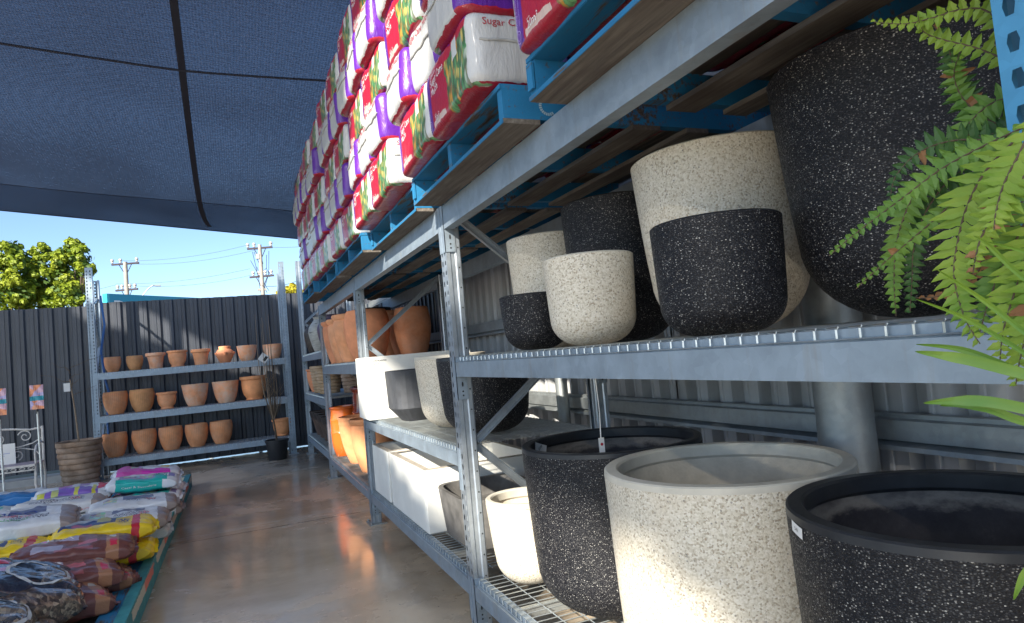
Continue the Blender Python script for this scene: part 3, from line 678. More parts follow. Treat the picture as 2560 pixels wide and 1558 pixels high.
def sticker(par, R, z, a, w_=.05, h_=.02, tilt=0, inside=False, txt=None):
    s = par; mb = MB(); RR = R-.002 if inside else R+.0015
    n = 5; P = []
    for j in (0, 1):
        row = []
        for i in range(n+1):
            u = (i/n-.5)*w_; vv = (j-.5)*h_; uu = u*math.cos(tilt)-vv*math.sin(tilt); v2 = u*math.sin(tilt)+vv*math.cos(tilt)
            t = a+uu/R; row.append((RR*math.cos(t), RR*math.sin(t), z+v2))
        P.append(row)
    mb.grid(P); o = mb.build('price_sticker', M['paper'], s)
    def fn(u, v): 
        t = a+(u*math.cos(tilt)-v*math.sin(tilt))/R*(1 if not inside else -1); r_ = RR+(.001 if not inside else -.001); return (r_*math.cos(t), r_*math.sin(t), z+u*math.sin(tilt)+v*math.cos(tilt))
    if txt: textmb(txt, h_*.5, fn).build('price_print', M['black_text'], o)
    return o
K, C_ = M['spk_black'], M['spk_cream']
zb = SH['b']; zm = SH['m0']
pi_ = planter('large black speckled planter behind the large cream one on the bottom shelf', 1.447, 2.507, zb, .378, .680, K, M['rim_black'], M['in_black'], .93, .30)
pj = planter('largest cream speckled planter in front on the bottom shelf', 1.412, 1.745, zb, .380, .681, C_, M['rim_cream'], M['in_cream'], .955, .28, .045)
pk = planter('nearest black speckled planter with open top at the bottom right corner', 1.425, 1.005, zb, .350, .680, K, M['rim_black'], M['in_black'], .95, .28, .04)
ph = planter('small cream speckled planter in full sun beside the front upright on the bottom shelf', 1.236, 2.98, zb, .195, .400, C_, M['rim_cream'], M['in_cream'], .86, .42, .03)
pa = planter('small cream speckled planter at the front edge of the middle shelf', 1.218, 2.147, zm, .166, .322, C_, M['rim_cream'], M['in_cream'], .94, .36, .025)
pb = planter('small black speckled planter at the far end of the middle shelf', 1.205, 2.62, zm, .150, .235, K, M['rim_black'], M['in_black'], .92, .36, .02)
pc = planter('mid sized cream speckled planter at the back beside the diagonal brace', 1.465, 2.93, zm, .218, .535, C_, M['rim_cream'], M['in_cream'], .88, .36, .03)
pd = planter('tall black speckled planter behind the small cream one', 1.535, 2.43, zm, .232, .590, K, M['rim_black'], M['in_black'], .90, .36, .03)
pe = planter('large cream speckled planter standing behind the squat black one on the middle shelf', 1.575, 1.82, zm, .292, .605, C_, M['rim_cream'], M['in_cream'], .88, .42, .03)
pf = planter('squat black speckled planter in front of the tall cream one on the middle shelf', 1.222, 1.447, zm, .173, .305, K, M['rim_black'], M['in_black'], .95, .30, .03)
pg = planter('huge black speckled planter behind the fern on the middle shelf', 1.615, 1.17, zm, .305, .662, K, M['rim_black'], M['in_black'], .88, .46, .03)
sticker(pk, .350, .648, 2.72, .055, .024, -.12, False, '549')
sticker(pi_, .340, .642, math.radians(128), .11, .036, .30, True, '$399')
# tag on string hanging from the top
hg = thing('hang_tag', 'small white tag on a string hanging into the black planter', 'tag', (1.30, 2.32, .99))
MB().tube([(0, 0, .27), (.004, 0, .12), (.0, .002, .02)], .0022, 5).build('string', M['paper'], hg)
MB().box(-.012, .012, -.001, .001, -.055, .02).build('card', M['paper'], hg)
MB().tube([(0, -.0012, -.005), (0, -.0022, -.005)], .006, 8).build('stamp', M['red_text'], hg)
# bay one shelf
zk = SH['m1']
planter('big black speckled planter behind the front upright on the lower middle shelf', 1.345, 3.725, zk, .272, .452, K, M['rim_black'], M['in_black'], .92, .34, .03)
planter('cream speckled planter between the black planter and the faceted charcoal pot', 1.31, 4.25, zk, .235, .47, C_, M['rim_cream'], M['in_cream'], .90, .40, .03)
# faceted charcoal pot
fp = thing('faceted_planter', 'matt charcoal planter with chamfered base in front of the white box planter', 'planter', (1.31, 5.09, zk), (0, 0, 0))
def sq_loft(mb, levels, n=40, e=4.0, mi=0):
    P = []
    for (hx, hy, z) in levels:
        row = []
        for j in range(n+1):
            t = 2*PI*j/n; c0, s0 = math.cos(t), math.sin(t); d = (abs(c0)**e+abs(s0)**e)**(1/e); row.append((hx*c0/d, hy*s0/d, z))
        P.append(row)
    mb.grid(P, mi); return mb
mb = MB(); sq_loft(mb, [(.01, .01, 0), (.15, .15, 0), (.235, .235, .10), (.245, .245, .38), (.24, .24, .383), (.22, .22, .38), (.21, .21, .30), (.12, .12, .05), (.01, .01, .05)]); mb.build('body', M['charcoal'], fp)
# white planters
def box_planter(label, x0, x1, y0, y1, z, h, wall=.03, closed=False, notch=False):
    t = thing('box_planter', label, 'planter', ((x0+x1)/2, (y0+y1)/2, z)); a, b = (x1-x0)/2, (y1-y0)/2; mb = MB()
    if closed: mb.box(-a, a, -b, b, 0, h)
    else:
        mb.box(-a, a, -b, -b+wall, 0, h); mb.box(-a, a, b-wall, b, 0, h); mb.box(-a, -a+wall, -b+wall, b-wall, 0, h); mb.box(a-wall, a, -b+wall, b-wall, 0, h)
        mb.box(-a+wall, a-wall, -b+wall, b-wall, .0, .04)
    o = mb.build('body', M['white'], t)
    bv = o.modifiers.new('bevel', 'BEVEL'); bv.width = .006; bv.segments = 2
    if not closed:
        mb = MB()
        e = .003; w2 = wall+.012
        mb.box(-a+.002, a-.002, -b+.002, -b+w2, h+.001, h+.001+e); mb.box(-a+.002, a-.002, b-w2, b-.002, h+.001, h+.001+e); mb.box(-a+.002, -a+w2, -b+w2, b-w2, h+.001, h+.001+e); mb.box(a-w2, a-.002, -b+w2, b-w2, h+.001, h+.001+e)
        mb.build('rim', M['white_dirty'], t)
    return t
wb = box_planter('very large white box planter standing at the far end of the lower middle shelf', 0, .895, 0, .455, zk, .505, closed=True)
lb = textmb('LITE PLANTER', .018, lambda u, v: (-.33+u, -.2290, .47+v)); textmb('900 x 520', .012, lambda u, v: (-.36+u, -.2290, .445+v), mb=lb); lb.build('print', M['black_text'], wb)
# the big box must clear the upright: shelf bay ends at y 5.88, posts stand inside it, so keep it in front
wb.location.y = 5.648; wb.location.x = .962+.4475
for ch in wb.children: pass
box_planter('white square planter with dusty rim, nearer of the two on the bottom shelf', 1.04, 1.84, 4.12, 5.14, zb, .390)
box_planter('white square planter with dusty rim, farther of the two on the bottom shelf', 1.04, 1.84, 5.22, 5.83, zb, .390)
tp = thing('trough_planter', 'mottled dark grey rounded trough between the white planter and the front upright', 'planter', (1.34, 3.76, zb))
mb = MB(); sq_loft(mb, [(.01, .01, 0), (.19, .26, 0), (.235, .30, .04), (.262, .335, .30), (.26, .333, .305), (.235, .308, .303), (.232, .305, .285), (.21, .28, .20), (.01, .01, .20)], 48, 5); mb.build('body', M['grey_cement'], tp, True)
# terracotta on bay two bottom shelf
def jar(label, x, y, z, prof, mat, rimmat=None, name='terracotta_pot', cat='pot', n=48, group=None, wall=.02, split=None):
    t = thing(name, label, cat, (x, y, z), (0, 0, (x*37+y*11) % 6.28), group)
    outer = smooth(prof, 4); R_, H_ = prof[-1]
    inn = [(R_-wall, H_), (R_-wall-.005, H_-.03)]+[(max(r-wall, .01), zz_) for r, zz_ in reversed(prof[1:-2]) if zz_ < H_-.05 and zz_ > .02]
    if split:
        lo = [p for p in outer if p[1] <= split]; hi = [p for p in outer if p[1] > split]; lo.append(hi[0])
        MB().lathe(lo, n, jit=.003).build('body', mat, t, True); MB().lathe(hi, n, jit=.003).build('rim', rimmat or mat, t, True)
    else: MB().lathe([(.005, prof[0][1])]+outer, n, jit=.003).build('body', mat, t, True)
    MB().lathe(inn, n).build('inside', mat, t, True); return t
def tallpot(R, H, lip=.012): return [(R*.58, 0), (R*.62, .01), (R*.80, H*.25), (R*.95, H*.55), (R*.985, H*.78), (R*.97, H*.84), (R*.93, H*.88), (R*.98, H*.90), (R+lip*.4, H*.93), (R+lip, H*.97), (R, H)]
jar('nearest tall terracotta pot with rolled rim on the bottom shelf beside the second upright', 1.245, 6.92, zb, tallpot(.215, .53), M['terra_o'])
jar('second tall terracotta pot with banded neck on the bottom shelf', 1.25, 7.64, zb, [(.13, 0), (.14, .01), (.19, .15), (.225, .32), (.232, .42), (.235, .43), (.235, .47), (.238, .475), (.240, .505), (.234, .51)], M['terra_o'])
jar('shiny oxblood glazed urn with ringed shoulder behind the tall terracotta pots', 1.49, 8.10, zb, [(.15, 0), (.16, .02), (.21, .20), (.238, .42), (.245, .50), (.252, .51), (.252, .525), (.24, .54), (.23, .70), (.23, .755), (.25, .775), (.255, .80), (.24, .815)], M['glaze_red'], name='glazed_urn', cat='urn')
jar('bright orange glazed urn in the sun beside the third upright', 1.175, 8.39, zb, [(.11, 0), (.115, .01), (.145, .12), (.155, .27), (.16, .28), (.152, .30), (.155, .42), (.16, .43), (.15, .45), (.145, .53), (.148, .56), (.16, .575), (.15, .59)], M['glaze_org'], name='glazed_urn', cat='urn')
# bay two middle shelf
z2 = SH['m2']
jar('terracotta pot with double banded rim at the far end of the far middle shelf', 1.20, 8.34, z2, tallpot(.20, .51, .014), M['terra'])
jar('terracotta pot with banded rim second from the far end of that shelf', 1.21, 7.90, z2, tallpot(.205, .505, .014), M['terra_pink'])
def egg(R, H): return [(R*.62, 0), (R*.66, .01), (R*.86, H*.25), (R*1.0, H*.55), (R*1.0, H*.75), (R*.93, H*.93), (R*.86, H), (R*.82, H)]
jar('smooth egg shaped terracotta pot third from the far end', 1.22, 7.44, z2, tallpot(.215, .52, .010), M['terra_pink'])
jar('pale egg shaped terracotta pot just beyond the second upright', 1.25, 6.78, z2, egg(.225, .50), M['terra'])
jar('tall fired brown egg shaped vase at the back just right of the second upright', 1.62, 7.52, z2, egg(.215, .53), M['terra_tall'], name='tall_vase', cat='vase')
jar('tall fired brown egg shaped vase above the middle of the white box planter', 1.675, 6.62, z2, egg(.185, .49), M['terra_tall'], name='tall_vase', cat='vase')
jar('dusky brown vase half hidden between the two tall fired vases', 1.69, 7.04, z2, egg(.165, .45), M['terra_tall'], name='tall_vase', cat='vase')
jar('wide black low bowl with grey rim behind the banded terracotta pots', 1.60, 8.25, z2, [(.14, 0), (.16, .3), (.20, .5), (.225, .60), (.235, .62), (.225, .63)], M['charcoal'], name='black_pot')
# bay three
z3 = SH['u3']
vasep = lambda R, H: [(R*.55, 0), (R*.60, .01), (R*.85, H*.28), (R, H*.55), (R*.93, H*.72), (R*.62, H*.88), (R*.52, H*.93), (R*.62, H)]
jar('dark speckled jar with narrow neck at the far end of the upper shelf', 1.20, 10.95, z3, vasep(.17, .50), M['dark_jar'], name='stone_jar', cat='jar')
jar('pale birch bark patterned jar beside the dark speckled jar', 1.22, 10.30, z3, vasep(.185, .53), M['birch'], name='stone_jar', cat='jar')
jar('dull mauve glazed jar tucked behind the third upright', 1.30, 9.85, z3, vasep(.19, .52), M['purple_glaze'], name='stone_jar', cat='jar')
def stack_rings(R, H, k):
    pr = [(R*.66, 0)]
    for i in range(k):
        a = R*(.72+.28*((i+1)/k)**.8); z0 = H*i/k; pr += [(a*.96, z0+.004), (a, z0+H/k*.25), (a, z0+H/k*.75), (a*.95, z0+H/k*.98)]
    return pr+[(R*1.02, H)]
zc = SH['c3']
jar('red ochre pot at the far end of the lower shelf of the last bay', 1.19, 10.93, zc, tallpot(.165, .36), M['terra'])
t = thing('ringed_pot', 'tan ringed clay pots nested in a stack in the last bay', 'pot', (1.22, 10.40, zc)); MB().lathe([(.005, 0)]+stack_rings(.20, .40, 9), 40).build('body', M['ringed'], t, True)
t = thing('ringed_pot', 'smaller tan ringed pot in front of the third upright', 'pot', (1.22, 9.80, zc)); MB().lathe([(.005, 0)]+stack_rings(.185, .33, 7), 40).build('body', M['ringed'], t, True)
t = thing('ringed_pot', 'brown ringed pot just right of the third upright', 'pot', (1.50, 9.35, zc)); MB().lathe([(.005, 0)]+stack_rings(.20, .40, 8), 40).build('body', M['ring_brown'], t, True)
zl = SH['l3']
for y_, lb_ in ((10.90, 'farthest of three dusty brown tapered tubs on the lowest shelf'), (10.42, 'middle one of three dusty brown tapered tubs on the lowest shelf'), (9.92, 'nearest of three dusty brown tapered tubs on the lowest shelf'), (9.42, 'dusty brown tub hidden mostly behind the third upright')):
    jar(lb_, 1.235, y_, zl, [(.11, 0), (.12, .01), (.15, .14), (.185, .27), (.195, .275), (.215, .36), (.212, .37)], M['choc'], M['choc_rim'], name='tapered_tub', cat='tub', group='brown tubs on the lowest shelf', split=.275)
# ---- back rack pots
bowl = lambda R, H: [(R*.52, 0), (R*.60, .008), (R*.85, H*.3), (R*.98, H*.62), (R*1.0, H*.8), (R*.95, H*.96), (R*.93, H)]
rimd = lambda R, H: [(R*.60, 0), (R*.64, .006), (R*.70, H*.35), (R*.80, H*.70), (R*.84, H*.78), (R*.97, H*.80), (R, H*.86), (R, H*.97), (R*.96, H)]
bell = lambda R, H: [(R*.62, 0), (R*.66, .02), (R*.60, .03), (R*.80, H*.35), (R*.88, H*.70), (R*.88, H*.84), (R, H*.90), (R*1.0, H*.97), (R*.95, H)]
wideb = lambda R, H: [(R*.55, 0), (R*.6, .01), (R*.78, H*.28), (R*.90, H*.6), (R*.98, H*.92), (R, H*.97), (R*.97, H)]
lipb = lambda R, H: [(R*.60, 0), (R*.64, .012), (R*.58, .03), (R*.80, H*.3), (R*.90, H*.62), (R*.90, H*.84), (R, H*.87), (R*1.0, H*.97), (R*.95, H)]
YP = 11.93
rows = [
 (1.579, [(-1.731, .118, .235, 'r', 'terra_weave', 'small woven terracotta bowl, first on the top shelf'), (-1.43, .118, .228, 'r', 'terra_brown', 'small brown woven bowl, second on the top shelf'),
  (-1.139, .143, .250, 'm', 'terra_wash', 'rimmed terracotta pot with whitish smears on the top shelf'), (-.833, .150, .262, 'b', 'terra_pink', 'lipped terracotta pot beside the smeared one on the top shelf'),
  (-.494, .146, .255, 'm', 'terra_pink', 'flared terracotta pot in the middle of the top shelf'), (-.136, .120, .272, 'u', 'terra', 'strawberry urn with side pockets on the top shelf'),
  (.202, .158, .258, 'w', 'terra_wash', 'round whitewashed bowl beside the strawberry urn'), (.602, .158, .245, 'w', 'terra_wash', 'round whitewashed bowl at the right end of the top shelf')]),
 (.936, [(-1.72, .171, .345, 'r', 'terra_weave', 'large woven terracotta bowl, first on the middle shelf'), (-1.358, .176, .345, 'r', 'terra_brown', 'large brown woven bowl, second on the middle shelf'),
  (-1.018, .150, .265, 'l', 'terra_pink', 'small lipped terracotta pot on the middle shelf'), (-.605, .200, .348, 'w', 'terra_wash', 'pale washed bowl in the centre of the middle shelf'),
  (-.158, .204, .350, 'w', 'terra_wash', 'washed orange bowl right of centre on the middle shelf'), (.27, .212, .390, 'l', 'terra_o', 'bright orange lipped pot in the sun on the middle shelf')]),
 (.294, [(-1.758, .172, .358, 'r', 'terra_weave', 'woven terracotta bowl, leftmost on the bottom shelf'), (-1.36, .174, .358, 'r', 'terra_weave', 'woven terracotta bowl, second from the left on the bottom shelf'),
  (-.993, .174, .358, 'r', 'terra_weave', 'woven terracotta bowl, third from the left on the bottom shelf'), (-.622, .170, .358, 'r', 'terra_weave', 'woven terracotta bowl, fourth from the left on the bottom shelf'),
  (-.263, .172, .358, 'r', 'terra_weave', 'woven terracotta bowl, last of five on the bottom shelf'), (.666, .158, .282, 'l', 'terra_o', 'lipped orange pot alone at the right end of the bottom shelf')])]
for z, lst in rows:
    for x, R, H, kd, mt, lb_ in lst:
        fn = {'r': bowl, 'm': rimd, 'b': bell, 'w': wideb, 'l': lipb}.get(kd)
        if kd == 'u':
            t = jar(lb_, x, YP, z, [(.075, 0), (.08, .01), (.10, .05), (.135, .13), (.138, .17), (.105, .215), (.088, .225), (.092, .262), (.085, .272)], M[mt])
            for k_ in range(5):
                a = k_*2*PI/5+.4; cx_, cy_ = .128*math.cos(a), .128*math.sin(a)
                mb = MB(); mb.lathe([(.012, -.03), (.030, 0), (.034, .02), (.028, .022), (.02, 0)], 14, cx=cx_, cy=cy_); o = mb.build('pocket', M[mt], t, True); o.location.z = .15
        else:
            t = jar(lb_, x, YP, z, fn(R, H), M[mt])
            if kd in 'lbm' and z < 1.9: 
                pass
# ================================================================ PALLETS
def pallet(label, x0, y0, L=1.205, z=2.132):
    t = thing('blue_pallet', label, 'pallet', (x0, y0, z), (0, 0, 0), 'blue timber pallets on the top beams')
    D = 1.165; rnd = random.Random(int(y0*100))
    # bottom boards run along y
    for xa, wd in ((0, .135), (.26, .10), (.50, .12), (.74, .10), (1.03, .135)):
        MB().box(xa, xa+wd, rnd.uniform(0, .006), L-rnd.uniform(0, .006), 0, .017).build('bottom_board', [M['pwood']], t)
    for i, ya in enumerate((0.004, (L-.04)/2, L-.044)):
        MB().box(.002+rnd.uniform(0, .004), D-.003, ya, ya+.04, .0175, .1175).build('stringer', M['pblue_solid'] if i != 1 else M['pblue'], t)
    for k_ in range(7):
        xa = k_*(D-.10)/6; MB().box(xa, xa+.10, rnd.uniform(0, .006), L-rnd.uniform(0, .006), .118, .135).build('top_board', M['pwood'] if k_ else M['pblue_solid'], t)
    # painted front edges of the boards
    MB().box(-.0025, -.0004, .002, L-.002, .0012, .0160).build('painted_edge', M['pblue'], t)
    MB().box(-.0025, -.0004, .002, L-.002, .1195, .1340).build('painted_edge', M['pblue_solid'], t)
    mb = MB(); mb.box(-.006, .0015, L-.043, L-.006, .030, .112); o = mb.build('end_badge', M['pblue_solid'], t)
    # faded white stencil on the side of the end stringer
    mb = MB()
    for k_ in range(16):
        a = PI*.35+k_*PI*1.3/15; mb.face([(.17+.034*math.cos(a+q), .0028, .067+.034*math.sin(a+q)) if r else (.17+.024*math.cos(a+q), .0028, .067+.024*math.sin(a+q)) for q, r in ((0, 0), (.2, 0), (.2, 1), (0, 1))])
    for k_ in range(3): mb.box(.23+.05*k_, .27+.05*k_, .0018, .0032, .050+.01*(k_ % 2), .062+.01*(k_ % 2)); 
    mb.build('stencil', newmat('faded white stencil', (.30, .42, .50), .8), t)
    return t
pys = [(.615, .883), (1.995, .868), (3.30, .905), (4.555, .850), (5.86, .850), (7.08, .795)]
ordn = ['nearest', 'second nearest', 'third', 'fourth', 'fifth', 'farthest']
for i, (y0, x0) in enumerate(pys):
    pallet(f'{ordn[i]} blue timber pallet of mulch bags on the top beams', x0, y0, 1.20 if i < 5 else 1.1)
# ================================================================ MULCH BAGS
BL, BD, BH = .585, .375, .262; EXP = 10.0
def sbox(s_, t_, u_, hx, hy, hz, e=EXP):
    d = (abs(s_)**e+abs(t_)**e+abs(u_)**e)**(1/e); return Vector((s_/d*hx, t_/d*hy, u_/d*hz))
def bag_mesh(hx, hy, hz, seed, mats, amp=.006, e=EXP, n=(26, 18, 14), pinch=False):
    mb = MB(); sd = Vector((seed*7.3, seed*3.1, seed*1.7))
    def P(s_, t_, u_):
        p = sbox(s_, t_, u_, hx, hy, hz, e); q = p.normalized()
        n1 = noise.noise(Vector((p.x*6, p.y*6, p.z*5))+sd); n2 = noise.noise(Vector((p.x*22, p.y*22, p.z*9))+sd*2); n3 = noise.noise(Vector((p.x*45, p.y*45, p.z*14))+sd*3)
        d = amp*(1.6*n1+.7*n2+.35*n3)
        if pinch:
            e2 = 9.0; d2 = (abs(s_)**e2+abs(t_)**e2)**(1/e2); k2 = max(abs(s_), abs(t_), 1e-6); R2 = max(k2, abs(u_)) 
            sx_, sy_ = s_, t_
            if abs(u_) < max(abs(s_), abs(t_))+1e-9 and abs(u_) < .9999:   # side faces: keep on the outline
                pass
            ex_, ey_ = abs(sx_)**5, abs(sy_)**4
            th = max(0.0, (1-.94*ex_)*(1-.62*ey_))**.62
            cx_ = 1-.035*ey_-.02*(1+math.sin(sy_*9+seed))*ex_; cy_ = 1-.06*ex_-.03*math.sin(sx_*5+seed)
            p = Vector((sx_*hx*cx_, sy_*hy*cy_, u_*hz*th))
            n1 = noise.noise(Vector((p.x*7, p.y*7, 0))+sd); n2 = noise.noise(Vector((p.x*20, p.y*26, 1))+sd); n3 = noise.noise(Vector((p.x*60, p.y*30, 2))+sd)
            p.z += .018*n1+.010*n2*(u_ if True else 1)+.004*n3+.014*ex_*math.sin(sy_*13+seed*2)
            return p
        return p+q*d
    import itertools
    for ax in range(3):
        a1, a2 = [(1, 2), (0, 2), (0, 1)][ax]; na, nb_ = n[a1], n[a2]
        for sg in (-1, 1):
            rows_ = []
            for i in range(na+1):
                row = []
                for j in range(nb_+1):
                    c3 = [0, 0, 0]; c3[ax] = sg; c3[a1] = math.sin((i/na*2-1)*PI/2*.999)*1.0 if False else (i/na*2-1); c3[a2] = j/nb_*2-1
                    row.append(P(*c3))
                rows_.append(row if (sg > 0) == (ax != 1) else list(reversed(row)))
            mb.grid(rows_)
    me = mb.mesh('bag_body', mats, False)
    import bmesh
    bm = bmesh.new(); bm.from_mesh(me); bmesh.ops.remove_doubles(bm, verts=bm.verts, dist=.0004); bmesh.ops.recalc_face_normals(bm, faces=bm.faces)
    for f in bm.faces: f.smooth = True
    bm.to_mesh(me); bm.free(); return me, P
bagproto = []; M['seamfilm'] = P_('grey film seam', (.42, .42, .41), .45); M['violet'] = P_('pale violet print', (.45, .35, .7)); M['clip'] = P_('dark clip', (.10, .10, .10), .5)
for sd in range(4):
    me, Pf = bag_mesh(BL/2+.004, BD/2+.004, BH/2+.002, sd+1, [M['mulch']])
    t = thing('mulch_bag', 'x', 'mulch bag', (0, 0, -50-sd), (0, 0, 0), 'mulch bags stacked on the blue pallets')
    body = link('film', me, t)
    hx, hy, hz = BL/2+.004, BD/2+.004, BH/2+.002
    def front(u, v, off=.0022):
        s_, u_ = u/hx, v/hz; p = Pf(s_*1.0, -1.0, u_*1.0); # rescale so that p.x~u
        k_ = (1/max(1e-3, (abs(s_)**EXP+1+abs(u_)**EXP)**(1/EXP))); p = Pf(s_/k_ if abs(s_/k_) < 1 else s_, -1, u_/k_ if abs(u_/k_) < 1 else u_)
        return p+Vector((0, -off, 0))
    def endf(sg):
        def f(u, v, off=.0022):
            t_, u_ = u*sg/hy, v/hz; p = Pf(sg, t_, u_); return p+Vector((off*sg, 0, 0))
        return f
    tb = textmb('Sugar Cane\nMulch', .041, lambda u, v: front(-.188+u, .045+v), 'LEFT')
    textmb('Rocky Point', .014, lambda u, v: front(-.232+v*-1, -.0+u)) if False else None
    textmb('Soil Improver', .016, lambda u, v: front(-.185+u, .088+v), 'LEFT', tb)
    textmb('up to', .011, lambda u, v: front(-.165+u, -.066+v), 'LEFT', tb); textmb('20m²', .034, lambda u, v: front(-.165+u, -.086+v), 'LEFT', tb)
    tb.build('front_lettering', M['white_text'], t)
    # purple strip print: small lines and ring emblem
    pb_ = MB()
    textmb('Rocky Point', .020, lambda u, v: front(-.245-v, -.02+u), 'CENTER', pb_); textmb('100% natural mulch', .010, lambda u, v: front(-.225-v, -.02+u), 'CENTER', pb_)
    for k_ in range(20):
        a = k_*PI/10; pb_.face([front(-.238+r_*math.cos(b_), -.088+r_*math.sin(b_)) for r_, b_ in ((.017, a), (.017, a+PI/10), (.0195, a+PI/10), (.0195, a))])
        pb_.face([front(-.238+r_*math.cos(b_), -.088+r_*math.sin(b_)) for r_, b_ in ((.009, a), (.009, a+PI/10), (.0105, a+PI/10), (.0105, a))])
    pb_.build('side_print', M['violet'], t)
    eb = textmb('Sugar Cane Mulch', .038, lambda u, v: endf(-1)(u, .088+v)); textmb('Sugar Cane Mulch', .038, lambda u, v: endf(1)(u, .088+v), mb=eb); eb.build('end_lettering', M['red_text'], t)
    # folded seam across each end
    sm = MB()
    for sg in (-1, 1):
        f = endf(sg); pts = [f(-.155+.31*i/10, .022+.003*math.sin(i*1.7+sd), .003) for i in range(11)]; sm = MB(); sm.tube(pts, [.003]+[.0048]*9+[.003], 6)
        sm.build('folded_seam', M['seamfilm'], t)
    kk = MB(); f = endf(-1); kk.tube([f(-.02, .022, .011), f(.012, .022, .011)], .008, 6); kk.build('clip', M['clip'], t)
    bagproto.append(t)
used = [False]*4
def put_bag(i, label, loc, rot):
    if not used[i]: used[i] = True; o = bagproto[i]; o['label'] = label; o.location = loc; o.rotation_euler = rot; return o
    return copy_tree(bagproto[i], label, loc, rot)
rnd = random.Random(11)
lay = ['bottom layer', 'second layer', 'third layer', 'fourth layer', 'top layer']
for pi2, (y0, x0) in enumerate(pys):
    L = 1.20 if pi2 < 5 else 1.1; zz_ = 2.132+.135; front_x = .80 if pi2 else .84
    for cx_ in (1, 2):
        for k_ in range(2):
            put_bag(rnd.randrange(4), f'{"middle" if cx_ == 1 else "rear"} row mulch bag, {"far" if k_ == 0 else "near"} one on the boards of the {ordn[pi2]} pallet', (front_x+BD/2+.005+.386*cx_, y0+L-.30-.585*k_, zz_+BH*.49), (0, 0, PI/2+rnd.uniform(-.01, .01)))
    for ly in range(5 if pi2 else 3):
        zc_ = zz_+BH*.985*(ly+.5); lean = rnd.uniform(-.012, .012)-.008*ly
        if ly % 2 == 0:
            ys_ = [y0+L-.30, y0+L-.30-.585]
            for k_, yc in enumerate(ys_):
                lb_ = f'red fronted mulch bag, {"far" if k_ == 0 else "near"} one of the {lay[ly]} on the {ordn[pi2]} pallet'
                # local -y (front) must face -x world; local -x (purple strip) must face +y world
                rz = -PI/2+rnd.uniform(-.02, .02)
                put_bag(rnd.randrange(4), lb_, (front_x+BD/2+lean+rnd.uniform(-.012, .012), yc+rnd.uniform(-.008, .008), zc_), (rnd.uniform(-.03, .03), rnd.uniform(-.03, .03), rz))
        else:
            for k_ in range(3):
                yc = y0+L-.19-.385*k_; rz = PI+rnd.uniform(-.04, .04)
                lb_ = f'white ended mulch bag, {["farthest", "middle", "nearest"][k_]} of the {lay[ly]} on the {ordn[pi2]} pallet'
                put_bag(rnd.randrange(4), lb_, (front_x+BL/2+lean-.02+rnd.uniform(-.015, .015), yc+rnd.uniform(-.006, .006), zc_), (rnd.uniform(-.03, .03), rnd.uniform(-.02, .03), rz))
# ================================================================ LEFT BED OF BAGS
bed = thing('display_bed', 'low timber display bed with teal edging under the potting mix bags', 'display', (0, 0, 0))
MB().box(-.66, -.60, 3.2, 9.62, .0, .165).build('edge_board', M['teal_board'], bed)
MB().box(-.66, -.60, 9.62, 9.70, .0, .19).build('corner_post', M['pwood'], bed)
MB().box(-3.4, -.66, 9.55, 9.62, 0, .15).build('edge_board', M['teal_board'], bed)
for k_ in range(14): MB().box(-3.4, -.665, 3.3+.45*k_, 3.3+.45*k_+.30, .09, .112).build('slat', M['pblue'] if k_ % 2 else M['pwood'], bed)
MB().box(-.76, -.664, 3.2, 6.4, .115, .150).build('inner_board', M['pblue_solid'], bed)
for xk in (-3.3, -2, -.75): MB().box(xk, xk+.07, 3.3, 9.5, 0, .088).build('bearer', M['pwood'], bed)
soil = {}
def soil_bag(label, x, y, z, mat, rz=0, L=.56, W_=.40, H_=.13, rx=0, ry=0, seed=1, txt=None, grp='bags of potting mix on the display bed', name='potting_mix_bag'):
    me, Pf = bag_mesh(L/2, W_/2, H_/2, seed, [M[mat]], .010, 3.2, (34, 24, 6), True)
    t = thing(name, label, 'bag', (x, y, z), (rx, ry, rz), grp); link('film', me, t)
    for sg in (-1, 1):
        rows_ = []
        for a_ in (0, .5, 1):
            rows_.append([Pf(sg*1.0, -1+2*j/14, 0)+Vector((sg*(-.006+a_*.030), 0, .006*a_*math.sin(j*2.1+seed)+.004*a_*math.sin(j*5.3))) for j in range(15)])
        MB().grid(rows_).build('sealed_end', M[mat], t, True)
    if mat == 'b_black':
        for (cu, cv, ru, rv, nm_, mt_) in ((.13, -.03, .15, .17, 'oval_print', 'oval_grey'), (-.20, .10, .06, .10, 'oval_print', 'oval_grey')):
            mb = MB(); P = []
            for k_ in range(49):
                a = k_*PI/24; P.append([Pf((cu+ru*q*math.cos(a))/(L/2), (cv+rv*q*math.sin(a))/(W_/2), 1)+Vector((0, 0, .003)) for q in (.90, .96, 1.02)])
            mb.grid(P); mb.build(nm_, M[mt_], t)
    if txt:
        for (s_, size, u0, v0, col_, side) in txt:
            hx, hy, hz = L/2, W_/2, H_/2
            def fn(u, v):
                if side: return Pf((u0+u)/hx*.98, -1.0, (v0+v)/hz)+Vector((0, -.004, .0))
                return Pf((u0+u)/hx, (v0+v)/hy, 1)+Vector((0, 0, .003))
            textmb(s_, size, fn).build('lettering', M[col_], t)
    return t
SB = soil_bag
_r2 = random.Random(21)
tx_c = [('Cacti & Succulent', .042, -.03, -.008, 'white_text', True), ('MIX', .05, .15, .03, 'white_text', False)]
SB('magenta and white flower mix bag at the far end of the display bed', -.90, 8.00, .43, 'b_pink', .10, .62, .42, .15, 0, .10, 3)
SB('magenta and white bag lying under the one at the far end', -.86, 7.95, .27, 'b_pink', -.05, .60, .42, .15, 0, .05, 4)
SB('upper teal and white cactus mix bag with green band', -.86, 7.30, .44, 'b_cacti', .06, .60, .42, .13, 0, .06, 5, tx_c)
